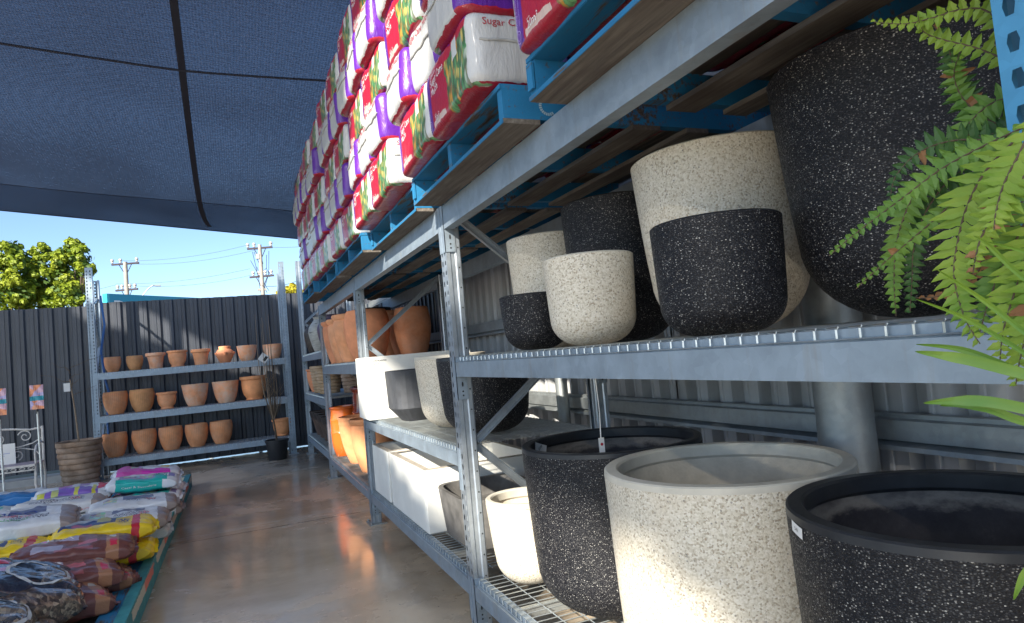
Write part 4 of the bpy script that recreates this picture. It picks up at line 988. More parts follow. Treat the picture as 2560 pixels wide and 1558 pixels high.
SB('lower teal and white cactus mix bag beneath its twin', -.84, 7.22, .30, 'b_cacti', .02, .60, .42, .13, 0, .03, 6, tx_c)
SB('white bag of potting mix with dark clay end between the teal and yellow bags', -.84, 6.45, .37, 'b_white', .12, .64, .46, .14, 0, .05, 7, [('225', .05, .12, -.12, 'pink_text', False)])
SB('white potting mix bag leaning just behind the yellow bag', -.86, 6.02, .34, 'b_white', .10, .62, .42, .14, .04, .06, 8, [('225', .05, .14, -.10, 'pink_text', False)])
SB('bright yellow bag with navy panel and red stripe, upper one', -.90, 5.52, .38, 'b_yellow', .10, .62, .42, .13, .0, .05, 9, [('MIX', .05, .11, -.02, 'navy_text', False)])
SB('bright yellow bag with navy panel, lower one near the bed edge', -.90, 5.40, .24, 'b_yellow', .06, .62, .42, .13, .0, .02, 10)
SB('brown bark bag on top beside the yellow bags', -1.00, 5.06, .36, 'b_brown', .14, .66, .40, .13, .05, .06, 11, [('Bark', .08, -.08, .08, 'white_text', False)])
SB('brown bark bag in the middle of the near pile', -1.02, 4.74, .29, 'b_brown', .30, .62, .40, .14, .06, .10, 12, [('Bark', .08, -.06, .08, 'white_text', False)])
SB('brown bark bag slumping over the edge of the pile', -1.00, 4.42, .23, 'b_brown', .40, .56, .38, .15, .05, .12, 13)
SB('lowest brown bark bag beside the blue inner board', -.94, 4.9, .19, 'b_brown', .30, .56, .38, .12, .0, .05, 14)
SB('clear bag of chunky bark chips behind the near corner', -1.12, 4.20, .30, 'b_bark', .55, .56, .40, .18, .05, .12, 15)
SB('clear bag of bark chips nearest the bed edge', -1.08, 3.90, .22, 'b_bark', .60, .50, .36, .17, .05, .10, 16)
SB('clear bag of bark chips at the bottom corner', -1.12, 3.62, .17, 'b_bark', .5, .5, .36, .14, 0, 0, 17)
SB('black bag with pink and blue print and an oval window, farther one', -1.20, 4.42, .37, 'b_black', .30, .72, .54, .20, .10, .34, 18)
SB('black bag with pale oval window nearest the camera', -1.26, 3.92, .35, 'b_black', .22, .68, .52, .20, .12, .36, 19)
SB('black bag with oval window at the very bottom left', -1.25, 3.60, .30, 'b_black', .05, .66, .46, .17, .0, .06, 20)
SB('white bag with purple and yellow band beyond the white ones', -1.42, 7.30, .42, 'b_purple', .08, .62, .42, .14, 0, .02, 21)
SB('white bag with red print behind the tilted one, upper', -1.42, 6.72, .42, 'b_white2', .10, .66, .40, .13, .02, .04, 22, [('225', .05, .12, -.06, 'pink_text', False), ('ng', .035, .06, -.02, 'black_text', True), ('potting mix', .03, .18, -.02, 'pink_text', True)])
SB('white bag with red print under its twin', -1.34, 6.50, .29, 'b_white2', .06, .66, .40, .13, .02, .04, 23, [('potting mix', .03, .16, .0, 'pink_text', True)])
SB('tilted white bag with dark blue bubble logo and green script', -1.45, 5.80, .47, 'b_white', .16, .66, .50, .14, .10, .02, 24, [('OOO', .11, -.04, .0, 'navy_text', False), ('COMPLETE', .04, -.04, -.06, 'pink_text', False), ('Natural', .055, -.04, -.125, 'green_text', False)])
SB('small yellow bag under the tilted white bag', -1.50, 5.42, .36, 'b_yellow', .10, .60, .40, .12, .0, .02, 25)
SB('yellow bag lowest in the second row', -1.50, 5.38, .24, 'b_yellow', .04, .60, .40, .12, .0, .02, 26)
SB('blue and white bag, upper one at the far left', -2.02, 7.75, .40, 'b_blue', .08, .62, .42, .12, 0, .02, 27)
SB('blue and white bag, lower one at the far left', -1.98, 7.45, .30, 'b_blue', .05, .62, .42, .12, 0, .02, 28)
SB('blue and white bag second row far left', -1.50, 7.95, .34, 'b_blue', .05, .60, .42, .12, 0, .02, 29)
SB('grey white bag with green lettering at the left edge', -1.98, 6.82, .36, 'b_green', .05, .60, .46, .18, .05, -.02, 30, [('Native', .05, .02, .07, 'green_text', False)])
SB('grey bag with red base at the left edge in front of the green lettered one', -2.05, 6.20, .30, 'b_brown', .05, .60, .40, .16, .05, 0, 31)
SB('white bag half out of view at the left edge', -2.12, 5.70, .34, 'b_white2', .1, .62, .42, .14, .04, 0, 32)
for k_, (x, y, z, mt) in enumerate(((-.84, 7.3, .175, 'b_white'), (-.86, 6.2, .20, 'b_green'), (-1.45, 7.2, .25, 'b_white2'), (-1.42, 5.9, .30, 'b_white'), (-1.35, 4.3, .22, 'b_black'), (-1.3, 3.8, .20, 'b_black'), (-2.0, 7.1, .2, 'b_blue'), (-1.5, 4.95, .26, 'b_brown'))):
    SB(['crumpled white bag at the foot of the cactus mix pile', 'dark green printed bag under the white potting mix bags', 'white bag at the base of the purple banded pile', 'white bag underneath the tilted white bag', 'black bag under the pink and blue printed one', 'black bag underneath the nearest oval window bag', 'blue bag at the base of the far left pile', 'brown bag tucked between yellow and black bags'][k_], x, y, z, mt, .1, .60, .44, .16, 0, 0, 40+k_)
# ================================================================ STAKES, BENCH, FLOOR POTS
def stake(label, x, y, z0, z1, cz0, cz1, wd, mats):
    t = thing('plant_stake', label, 'stake', (x, y, 0)); MB().tube([(-.0+.01, 0, z0), (0, 0, z1+.02), (.0, 0, z1)], .010, 6).build('rod', M['galv_bright'], t)
    MB().tube([(0, 0, z1), (-.005, 0, cz0)], .010, 6).build('cap', M['black_pl'], t)
    mb = MB(); rn = random.Random(int(x*100)); cw = wd/2
    P = [[(-cw+wd*i/8, .012*math.sin(i*1.3+j)*.5, cz0+(cz1-cz0)*j/10) for i in range(9)] for j in range(11)]
    mb.grid(P); o = mb.build('picture_card', mats, t); return t
m = M['card'] = newmat('printed flower card', rough=.4); x = sep(m)
v = nd(m, 'TexVoronoi'); v.inputs['Scale'].default_value = 16; m.node_tree.links.new(coords(m), v.inputs[0]); s_ = nd(m, 'SeparateColor'); m.node_tree.links.new(v.outputs['Color'], s_.inputs[0])
col = ramp(m, s_.outputs[0], [(0, (.75, .28, .14)), (.4, (.62, .40, .50)), (.65, (.42, .38, .62)), (.9, (.75, .35, .22))], 'CONSTANT')
col = mix(m, rect(m, x, (N_, N_, N_, N_, 1.30, 1.345)), col, (.02, .28, .36)); setin(m, B(m), 'Base Color', col)
stake('plant stake with an orange and lilac flower card and teal stripe', -1.83, 8.0, .40, 1.17, 1.215, 1.455, .115, M['card'])
stake('plant stake with a pale lilac card at the left edge of the photo', -2.14, 8.0, .38, 1.13, 1.19, 1.45, .12, M['card'])
# bench
bn = thing('garden_bench', 'white scrolled metal garden bench in front of the dark fence', 'bench', (-2.47, 11.0, 0))
bt = lambda pts, r, nm, k=7: MB().tube(pts, r, k).build(nm, M['bench'], bn, True)
def spiral(cx, cz, r0_, turns, a0, sg, n=26, y=0): return [(cx+sg*r0_*(1-.82*i/n)*math.cos(a0+turns*2*PI*i/n), y, cz+r0_*(1-.82*i/n)*math.sin(a0+turns*2*PI*i/n)) for i in range(n+1)]
Lb = 1.35
for x in (0, -Lb):
    bt([(x, 0, 0), (x+.01, 0, .25), (x, 0, .45), (x, 0, .92)], .017, 'leg')
    bt([(x+.02, -.42, 0), (x-.01, -.40, .2), (x, -.40, .45)], .017, 'leg')
    bt([(x, 0, .70), (x+.01, -.15, .72), (x, -.35, .68), (x, -.42, .60), (x, -.40, .45)], .013, 'armrest')
bt([(0, 0, .90), (-.15, 0, .885), (-.35, 0, .915), (-.55, 0, .93), (-.675, 0, .95), (-.8, 0, .93), (-1.0, 0, .915), (-1.2, 0, .885), (-Lb, 0, .90)], .013, 'top_rail')
for x0_, s_ in ((0, 1), (-Lb, -1)):
    for args in ((-.20*s_, .80, .085, 1.4, PI*.1, -1), (-.50*s_, .80, .10, 1.4, PI*.6, 1), (-.30*s_, .56, .07, 1.3, -PI*.4, 1)):
        bt([(x0_+p[0], p[1], p[2]) for p in spiral(args[0], args[1], args[2], args[3], args[4], args[5])], .0075, 'scroll', 5)
    bt([(x0_-s_*.02, 0, .76), (x0_-s_*.12, 0, .70), (x0_-s_*.28, 0, .665), (x0_-s_*.45, 0, .68), (x0_-s_*.58, 0, .74), (x0_-s_*.60, 0, .84)], .0085, 'scroll', 5)
    bt([(x0_-s_*.03, 0, .52), (x0_-s_*.10, 0, .61), (x0_-s_*.25, 0, .65), (x0_-s_*.42, 0, .62), (x0_-s_*.52, 0, .54)], .0085, 'scroll', 5)
mb = MB().box(-Lb, 0, -.43, 0, .445, .46)
mb.build('seat', mat_plain('seat mosaic', (.40, .33, .36), .6, .4, 40, .2), bn)
mb = MB(); mb.box(-Lb, 0, -.435, -.431, .43, .455); mb.box(-Lb, 0, -.435, -.431, .375, .39)
for k_ in range(14):
    xk = -.05-.093*k_; mb.tube([(xk+.03*math.cos(a), -.433, .41+.016*math.sin(a)) for a in [i*PI/4 for i in range(9)]], .005, 4, cap=False)
mb.build('apron', M['bench'], bn)
t = thing('card_sign', 'white paper sign propped on the bench seat', 'sign', (-2.92, 10.90, .462)); MB().box(-.16, .16, -.004, .004, 0, .27).build('card', M['paper'], t)
lm = MB(); lm.box(-.11, .10, -.0065, -.0045, .14, .15); lm.box(-.11, .04, -.0065, -.0045, .11, .115); lm.build('print', P_('faint blue print', (.4, .42, .6)), t)
# ringed brown pot with sapling
rp = thing('ringed_floor_pot', 'large brown ringed clay pot on the floor left of the back rack', 'pot', (-2.13, 11.42, 0)); MB().lathe([(.005, 0)]+[(r*1.0, z) for r, z in stack_rings(.29, .64, 8)]+[(.25, .63), (.24, .50)], 44).build('body', M['ring_brown'], rp, True)
MB().lathe([(.245, .56), (.005, .57)], 24).build('soil', M['trunk'], rp)
sp = thing('bare_sapling', 'thin leafless sapling growing from the brown ringed pot', 'sapling', (-2.13, 11.42, .57))
mb = MB().tube([(0, 0, 0), (-.03, 0, .5), (-.07, 0, .95)], [.013, .011, .009], 6); mb.build('trunk', M['stem_pale'], sp)
mb = MB(); rn = random.Random(3)
for k_ in range(9):
    z = .72+.05*k_; a = k_*2.4; l = rn.uniform(.25, .5); p0 = Vector((-.05-.002*k_, 0, z)); pts = [p0]
    for j in range(1, 5): pts.append(p0+Vector((math.cos(a)*l*j/4, math.sin(a)*.1*j/4, .35*l*j/4+rn.uniform(-.03, .03))))
    mb.tube(pts, [.005, .004, .003, .002, .0015], 4)
mb.build('branches', M['stem'], sp)
MB().box(-.15, -.07, -.02, -.018, .78, .90).build('label_card', M['paper'], sp)
# black pot with bare tree
bp_ = thing('nursery_pot', 'black plastic nursery pot on the floor in front of the back rack', 'pot', (.535, 11.22, 0))
MB().lathe([(.005, 0), (.135, 0), (.14, .01), (.165, .27), (.178, .272), (.18, .31), (.170, .312), (.165, .27), (.16, .25)], 40).build('body', M['black_pl'], bp_, True); MB().lathe([(.16, .26), (.005, .265)], 24).build('soil', M['trunk'], bp_)
bs = thing('bare_tree', 'upright leafless young tree growing in the black nursery pot', 'young tree', (.535, 11.22, .262))
MB().tube([(0, 0, 0), (-.01, 0, .18), (-.03, 0, .36)], [.016, .014, .013], 7).build('trunk', M['stem'], bs, True)
mb = MB(); mb2 = MB()
for k_ in range(11):
    a = k_*2.39; sx_ = math.cos(a)*(.05+.013*k_); sy_ = math.sin(a)*.10; h_ = rn.uniform(.9, 1.75)
    pts = [(-.03+.0*sx_, 0, .30+.006*k_), (-.03+sx_*.7, sy_*.6, .30+h_*.25), (-.04+sx_, sy_, .30+h_*.55), (-.05+sx_*.95, sy_, .30+h_)]
    (mb if k_ % 2 else mb2).tube(pts, [.009, .007, .005, .002], 5)
    for j in range(3):
        q = Vector(pts[1])+Vector((0, 0, .12*j)); mb.tube([q, q+Vector((rn.uniform(-.14, .14), 0, .16))], [.003, .0012], 4)
mb.build('branches', M['stem_pale'], bs); mb2.build('branches', M['stem'], bs)
lt = MB(); lt.face([(-.20, -.06, 1.32), (-.10, -.06, 1.24), (-.02, -.06, 1.34), (-.12, -.06, 1.42)]); lc = lt.build('label_card', M['paper'], bs)
lt = MB(); lt.face([(-.13, -.062, 1.30), (-.095, -.062, 1.275), (-.045, -.062, 1.335), (-.08, -.062, 1.36)]); lt.build('label_print', M['black_text'], lc)
# ================================================================ FERN AND STRAP PLANT
def raypt(px, py, ax, val):
    d = fwd+rt*((px-1280)/1675.06)+up*((779-py)/1675.06); o = Vector((0, 0, CH)); i = 'xyz'.index(ax); t = (val-o[i])/d[i]; return o+d*t
fern = thing('fern', 'arching green fern hanging over the right end of the middle shelf', 'fern', (1.22, .36, 1.42))
FO = Vector((1.22, .36, 1.42))
MB().lathe([(.005, -.02), (.075, -.02), (.095, .12), (.10, .12), (.092, .115), (.09, .10), (.005, .10)], 28).build('pot', M['black_pl'], fern, True)
def catm(pts, n):
    out = []; L = len(pts)
    for i in range(L-1):
        p0, p1, p2, p3 = pts[max(i-1, 0)], pts[i], pts[i+1], pts[min(i+2, L-1)]
        for j in range(n):
            t = j/n; out.append(.5*((2*p1)+(-p0+p2)*t+(2*p0-5*p1+4*p2-p3)*t*t+(-p0+3*p1-3*p2+p3)*t**3))
    out.append(pts[-1]); return out
def frond(pts, mat, wmax=.034, sp_=.0115, seed=0, droop=.25, nrm=None, brown=0):
    rn = random.Random(seed); path = catm([Vector(p)-FO for p in pts], 26)
    L = [0]
    for a, b in zip(path, path[1:]): L.append(L[-1]+(b-a).length)
    T = L[-1]; mb = MB(); view = (Vector((0, 0, CH))-FO-path[len(path)//2]).normalized() if nrm is None else Vector(nrm).normalized()
    view = (view+Vector((rn.uniform(-.5, .5), rn.uniform(-.5, .5), rn.uniform(-.2, .6)))*.55).normalized()
    mb.tube(path, [.0016*(1-.6*i/len(path)) for i in range(len(path))], 4, 1)
    s = T*.06; i = 0; side = 1
    while s < T*.995:
        while i < len(L)-2 and L[i+1] < s: i += 1
        f = (s-L[i])/max(1e-6, L[i+1]-L[i]); p = path[i].lerp(path[i+1], f); tg = (path[i+1]-path[i]).normalized()
        sd = tg.cross(view).normalized(); t = s/T; wl = wmax*min(1, .45+t*2.2)*(1-t**2.2*.82)*rn.uniform(.85, 1.12); wb_ = sp_*.40*min(1, .35+wl/wmax)*rn.uniform(.85, 1.15)
        for side in (-1, 1):
            d = (sd*side+tg*.28+Vector((0, 0, -droop*rn.uniform(.4, 1.3)))+view*rn.uniform(-.25, .2)).normalized()
            q = (tg-d*tg.dot(d)).normalized(); nn_ = d.cross(q)
            base = p+tg*(side*.25*sp_)
            ctr = []
            N = 5; Lf, Rt = [], []
            for j in range(N+1):
                u = j/N; c0 = base+d*wl*u+nn_*(-.12*wl*u*u); wv_ = wb_*(1.0-.15*u if u < .5 else max(0, 1.85*(1-u)))*(1+.12*(-1)**j)
                Lf.append(c0+q*wv_+nn_*.0012*(u < .95)); Rt.append(c0-q*wv_); ctr.append(c0+nn_*-.0012)
            mi = 2 if rn.random() < brown else 0
            mb.grid([Lf, ctr, Rt], mi)
        s += sp_*(1-.35*t)
    mb.build('frond', [M[mat], M['stem'], M['fern_br']], fern)
def FP(lst, ax='x', v0=.98, v1=.90):
    n = len(lst); return [raypt(px, py, ax, v0+(v1-v0)*i/(n-1)) for i, (px, py) in enumerate(lst)]
R0 = (2640, 430)
fr = [
 (FP([(2600, 300), (2450, 370), (2350, 425), (2250, 500), (2150, 575), (2072, 640)], v0=.97, v1=.88), 'fern', .026, 0),
 (FP([(2570, 420), (2430, 470), (2330, 555), (2230, 640), (2140, 722)], v0=.98, v1=.90), 'fern', .020, .05),
 (FP([(2560, 330), (2470, 420), (2420, 510), (2395, 600), (2385, 690), (2410, 790), (2450, 860)], v0=.95, v1=.86), 'fern_lt', .046, 0),
 (FP([(2600, 280), (2550, 380), (2510, 460), (2490, 530), (2485, 575)], v0=.92, v1=.85), 'fern_lt', .042, .02),
 (FP([(2570, 430), (2500, 520), (2455, 590), (2440, 640), (2432, 685)], v0=.90, v1=.84), 'fern_lt', .030, .04),
 (FP([(2520, 340), (2380, 400), (2290, 480), (2245, 590), (2235, 690), (2240, 790)], v0=1.02, v1=.96), 'fern', .034, .0),
 (FP([(2540, 400), (2400, 430), (2320, 520), (2285, 620), (2280, 700), (2275, 780)], v0=1.04, v1=.98), 'fern_dk', .036, .0),
 (FP([(2560, 360), (2400, 350), (2300, 380), (2240, 440), (2225, 500)], v0=1.05, v1=1.0), 'fern_dk', .034, .03),
 (FP([(2560, 120), (2470, 30), (2400, 25), (2330, 45), (2262, 60), (2185, 55)], v0=1.10, v1=.97), 'fern_lt', .026, 0),
 (FP([(2540, 160), (2440, 120), (2360, 100), (2310, 80), (2295, 40)], v0=1.10, v1=1.0), 'fern_lt', .028, .0),
 (FP([(2560, 330), (2470, 300), (2410, 250), (2385, 190), (2400, 130)], v0=1.14, v1=1.06), 'fern', .036, .03),
 (FP([(2560, 380), (2480, 340), (2430, 280), (2400, 220), (2370, 120), (2330, 60)], v0=1.16, v1=1.06), 'fern_dk', .038, .04),
 (FP([(2570, 300), (2500, 330), (2440, 340), (2400, 330)], v0=1.12, v1=1.06), 'fern_dk', .040, .04),
 (FP([(2600, 250), (2500, 250), (2430, 300), (2380, 380), (2340, 420)], v0=1.13, v1=1.03), 'fern', .038, .02),
 (FP([(2620, 420), (2560, 560), (2500, 680), (2470, 760), (2450, 830)], v0=.95, v1=.88), 'fern', .044, .0),
 (FP([(2640, 480), (2580, 600), (2540, 720), (2510, 820), (2500, 900)], v0=.93, v1=.86), 'fern_lt', .044, .0),
 (FP([(2660, 520), (2620, 650), (2580, 780), (2550, 900), (2540, 960)], v0=.92, v1=.85), 'fern_lt', .044, .02),
 (FP([(2600, 560), (2560, 680), (2545, 780), (2540, 870)], v0=.97, v1=.90), 'fern', .04, .02),
 (FP([(2560, 500), (2480, 600), (2430, 700), (2350, 740), (2290, 745)], v0=1.0, v1=.95), 'fern_br', .016, .6),
 (FP([(2600, 420), (2520, 400), (2460, 430), (2440, 500), (2450, 560)], v0=.99, v1=.93), 'fern', .04, .02),
]
for k_, (pts, mt, wm, brn) in enumerate(fr): frond(pts, mt, wm*.95, .0165, k_+1, brown=brn)
st = thing('strap_plant', 'plant with long narrow strap leaves poking in from the right below the fern', 'plant', (1.02, .18, 1.05))
SO = Vector((1.02, .18, 1.05))
MB().lathe([(.005, -.1), (.06, -.1), (.075, .03), (.08, .03), (.07, .0), (.005, 0)], 24).build('pot', M['black_pl'], st, True)
def blade(lst, wd, v0, v1):
    pts = catm([raypt(px, py, 'x', v0+(v1-v0)*i/(len(lst)-1))-SO for i, (px, py) in enumerate(lst)], 8)
    pts = catm([Vector((0, 0, .02)), (pts[0]+Vector((0, 0, .05)))*.6, pts[0]], 4)[:-1]+pts
    mb = MB(); L_, C2, R_ = [], [], []; n = len(pts)
    for i, p in enumerate(pts):
        tg = (pts[min(i+1, n-1)]-pts[max(i-1, 0)]).normalized(); v = (Vector((0, 0, CH))-SO-p).normalized(); q = tg.cross(v).normalized(); w_ = wd/2*min(1, (1-i/(n-1))*3.2)**.8+.0003
        L_.append(p+q*w_); C2.append(p+v*-.0018); R_.append(p-q*w_)
    mb.grid([L_, C2, R_]); mb.build('leaf', M['blade'], st, True)
blade([(2620, 960), (2540, 925), (2440, 885), (2370, 868), (2290, 861)], .0072, .86, .80)
blade([(2600, 945), (2520, 925), (2420, 900), (2350, 888), (2288, 879)], .0125, .84, .78)
blade([(2600, 1030), (2480, 1006), (2400, 1002), (2308, 1008)], .0125, .84, .78)
blade([(2620, 1070), (2540, 1048), (2470, 1022), (2400, 1012), (2350, 1014)], .0095, .85, .80)
blade([(2620, 920), (2500, 845), (2400, 790), (2290, 748)], .005, .86, .80)
blade([(2620, 740), (2540, 680), (2470, 612), (2435, 590)], .005, .86, .80)
blade([(2620, 650), (2560, 628), (2470, 605)], .004, .86, .82)
blade([(2620, 880), (2560, 830), (2450, 745), (2340, 672)], .0055, .86, .80)
blade([(2600, 1390), (2560, 1440), (2534, 1500)], .008, .84, .82)
# ================================================================ SHADE SAIL
def zs(x, y): 
    d = 9.5-y; return 3.262-.122*x+.17*d-.10*math.exp(-((y-9.5)/.9)**2)*0+.05*math.sin(x*1.1+.5)*math.sin(max(0, d)*.7)
sail = thing('shade_sheet', 'large navy shade cloth sail stretched over the aisle', 'shade sail', (0, 0, 0))
def patch(x0, x1, y0, y1, nx, ny, dz=0):
    return [[(x0+(x1-x0)*i/nx, y0+(y1-y0)*j/ny, zs(x0+(x1-x0)*i/nx, y0+(y1-y0)*j/ny)+dz) for i in range(nx+1)] for j in range(ny+1)]
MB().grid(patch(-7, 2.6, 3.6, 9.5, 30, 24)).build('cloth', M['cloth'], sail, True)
MB().grid(patch(-7, 2.6, 8.62, 9.5, 30, 6, -.004)).build('hem', M['cloth_hem'], sail, True)
MB().tube([(-7+9.6*i/30, 9.5, zs(-7+9.6*i/30, 9.5)) for i in range(31)], .007, 5).build('edge_cord', M['seam'], sail)
MB().tube([(-7+9.6*i/30, 8.62, zs(-7+9.6*i/30, 8.62)-.006) for i in range(31)], .004, 4).build('hem_stitch', M['seam'], sail)
def onsail(px, py):
    d = fwd+rt*((px-1280)/1675.06)+up*((779-py)/1675.06); o = Vector((0, 0, CH)); lo, hi = .5, 30
    for _ in range(50):
        md = (lo+hi)/2; p = o+d*md
        if p.z > zs(p.x, p.y): hi = md
        else: lo = md
    p = o+d*lo; p.z -= .006; return p
SX = [onsail(*q) for q in ((428, -80), (434, 0), (445, 90), (456, 180), (468, 280), (479, 370), (490, 450), (500, 510), (512, 548), (524, 566))]
mb = MB(); pth = catm(SX, 4); L_, R_ = [], []
for i, p in enumerate(pth):
    w_ = .028+.0*i; L_.append((p.x-w_, p.y, zs(p.x-w_, p.y)-.007)); R_.append((p.x+w_, p.y, zs(p.x+w_, p.y)-.007))
mb.grid([L_, R_]); mb.build('seam', M['seam'], sail)
SY = catm([onsail(*q) for q in ((-120, 88), (0, 107), (200, 138), (430, 172), (600, 187), (860, 203), (1000, 207))], 4)
MB().tube(SY, .010, 5).build('seam', M['seam'], sail)
# unseen sheet added to block the sun; openings cut to shape sun patches
ZU = 6.5
def back(p):
    t = (ZU-p[2])/(-SD.z); return (p[0]-SD.x*t, p[1]-SD.y*t)
lit = []
lit.append([back(p) for p in ((-2.3, 12.57, 2.95), (-1.44, 12.57, 2.64), (-.30, 12.57, 1.86), (.75, 12.57, 1.36), (.75, 12.57, 1.12), (-.35, 12.57, 1.62), (-1.44, 12.57, 2.19), (-2.3, 12.57, 2.55))])
lit.append([back(p) for p in ((.8, 2.45, 2.62), (.8, 3.0, 3.3), (.8, 4.1, 3.25), (.8, 4.5, 2.62), (.8, 4.75, 2.20), (.8, 3.35, 2.05), (.8, 3.0, 2.25), (.8, 2.7, 2.42))])
lit.append([back(p) for p in ((1.05, .9, .10), (1.05, 1.1, .50), (1.05, 1.75, .76), (1.05, 2.6, .84), (1.05, 4.0, .95), (1.05, 5.9, 1.62), (1.05, 6.3, 1.62), (1.05, 6.05, 1.12), (1.05, 5.3, .72), (1.05, 4.1, .50), (1.05, 3.15, .37), (1.05, 2.5, .25), (1.05, 1.6, -.1))])
lit.append([back(p) for p in ((1.05, 6.6, .42), (1.05, 6.6, .66), (1.05, 7.4, .70), (1.05, 8.6, .85), (1.05, 8.6, .35), (1.05, 7.4, .35))])
lit.append([back(p) for p in ((2.2, 4.1, .78), (2.2, 4.1, 1.25), (2.2, 5.3, 1.28), (2.2, 5.3, .72))])
lit.append([back(p) for p in ((.0, 11.9, .95), (.0, 11.9, 1.32), (.5, 11.9, 1.25), (.5, 11.9, .90))])
def inside(x, y, poly):
    c = False; j = len(poly)-1
    for i in range(len(poly)):
        if (poly[i][1] > y) != (poly[j][1] > y) and x < (poly[j][0]-poly[i][0])*(y-poly[i][1])/(poly[j][1]-poly[i][1])+poly[i][0]: c = not c
        j = i
    return c
mb = MB(); cs = .1; idx = {}
def vid(i, j):
    if (i, j) not in idx: idx[(i, j)] = len(mb.v); mb.v.append((i*cs, j*cs, ZU))
    return idx[(i, j)]
for j in range(-75, 100):
    for i in range(-135, 20):
        x, y = (i+.5)*cs, (j+.5)*cs
        if x > -.45*y-1.0 or x > 1.0-(0 if y > -2 else 0): 
            if not (y < -1.5 and x < 1.5): continue
        if any(inside(x, y, p) for p in lit): continue
        mb.f.append((vid(i, j), vid(i+1, j), vid(i+1, j+1), vid(i, j+1))); mb.m.append(0)
us = thing('shade_sheet', 'added unseen sheet with cut openings, blocking the sun over the left of the yard', 'shade sail', (0, 0, 0)); mb.build('cloth', M['sun_blocker'], us)
# ================================================================ BEYOND THE FENCE
def leafball(mb, c, r, n, rn, mi=0, sz=.16):
    for _ in range(n):
        d = Vector((rn.gauss(0, 1), rn.gauss(0, 1), rn.gauss(0, 1))).normalized(); p = Vector(c)+Vector((d.x*r[0], d.y*r[1], d.z*r[2]))*rn.uniform(.62, 1.05)
        nn_ = (d+Vector((rn.uniform(-.7, .7), rn.uniform(-.7, .7), rn.uniform(-.3, .9)))).normalized(); a = nn_.cross(Vector((rn.random(), rn.random(), rn.random()))).normalized(); b = nn_.cross(a); s = sz*rn.uniform(.6, 1.3)
        mb.face([p-a*s, p-b*s*.6, p+a*s, p+b*s*.6], mi)
def tree(label, base, clumps, h, mats, seed, sz=.16, dens=95):
    rn = random.Random(seed); t = thing('broadleaf_tree', label, 'tree', base)
    mb = MB(); mb.tube([(0, 0, -.5), (.05, 0, h*.3), (-.05, 0, h*.55)], [.22, .17, .10], 8)
    for c, r in clumps[::2]: mb.tube([(0, 0, h*.25), (c[0]*.5, c[1]*.5, (h*.3+c[2])*.5), (c[0]*.9, c[1]*.9, c[2])], [.09, .06, .02], 5)
    mb.build('trunk', M['trunk'], t)
    mb = MB()
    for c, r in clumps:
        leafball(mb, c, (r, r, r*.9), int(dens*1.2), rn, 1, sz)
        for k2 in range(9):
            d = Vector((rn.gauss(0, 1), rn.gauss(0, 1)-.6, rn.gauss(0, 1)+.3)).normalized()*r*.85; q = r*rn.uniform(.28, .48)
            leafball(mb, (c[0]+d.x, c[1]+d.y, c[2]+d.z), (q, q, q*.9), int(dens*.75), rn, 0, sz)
    mb.build('crown', mats, t); return t
def cl(lst, y=40, bx=0, by=0):
    out = []
    rn = random.Random(9)
    for px, py, rpx in lst:
        p = raypt(px, py, 'y', y+rn.uniform(-.8, .8)); out.append(((p.x-bx, p.y-by, p.z), rpx*y/1675*.98))
    return out
for base, pts, lb_, sd in (((-10.5, 40), [(10, 640, 26), (30, 625, 20), (45, 665, 26), (5, 690, 30), (40, 705, 28), (-30, 650, 30), (-25, 700, 34), (15, 735, 26), (10, 780, 34), (50, 775, 30), (60, 740, 22), (-60, 690, 34)], 'broad sunlit tree at the left edge beyond the fence', 1),
                        ((-8.6, 40.5), [(80, 650, 24), (105, 630, 18), (110, 660, 24), (75, 690, 24), (112, 695, 26), (90, 725, 26), (125, 735, 24), (65, 735, 18), (100, 770, 30), (142, 712, 20), (140, 750, 24)], 'rounded sunlit tree in the middle beyond the fence', 2),
                        ((-7.2, 39.5), [(185, 618, 18), (165, 640, 24), (205, 645, 24), (185, 670, 28), (212, 672, 18), (160, 690, 22), (195, 705, 24), (165, 725, 24), (200, 725, 14), (165, 755, 26), (190, 748, 16), (150, 655, 14)], 'tall knobbly sunlit tree just left of the rack beyond the fence', 3)):
    tree(lb_, (base[0], base[1], 0), cl(pts, base[1], base[0], base[1]), 7.5, [M['crown'], M['crown2']], sd, .115)
tree('small golden tree showing over the fence behind the tall uprights', (4.2, 38, 0), cl([(715, 728, 14), (735, 722, 12), (700, 738, 10), (760, 738, 12)], 38, 4.2, 38), 7.6, [M['crown_y'], M['crown_y']], 7, .10)
def pole(label, px, ptop, y, arms, r=.17):
    top = raypt(px, ptop, 'y', y); t = thing('power_pole', label, 'power pole', (top.x, y, 0))
    MB().tube([(0, 0, 0), (0, 0, top.z)], [r*1.2, r*.85], 10).build('pole', M['pole'], t, True)
    for (dz, half, skew, ins) in arms:
        z = top.z-dz; MB().bar((-half, skew, z), (half, -skew, z), .13, .13).build('cross_arm', M['xarm'], t)
        for sx_ in (-1, 1): MB().tube([(0, 0, z-.9), (half*.45*sx_, -skew*.45*sx_, z-.06)], .03, 4).build('arm_brace', M['xarm'], t)
        for u in ins: MB().lathe([(.02, 0), (.10, .03), (.07, .12), (.13, .20), (.10, .30), (.04, .34)], 10, cx=half*u, cy=-skew*u).build('insulator', M['ceramic'], t, True).location.z = z+.09
    return t
pole('power pole with two dark cross arms to the left above the teal sign', 313, 655, 58, [(.15, .95, .3, (-.95, -.35, .85)), (2.15, .78, .3, (-.8, -.4, .3, .75))])
p2 = pole('taller pale power pole with tangled wires right of centre', 649, 612, 52, [(.25, .85, .3, (-.95, -.45, .9)), (2.35, .82, .3, (-.7, -.2, .3, .8))], .15)
z2t = raypt(649, 612, 'y', 52).z
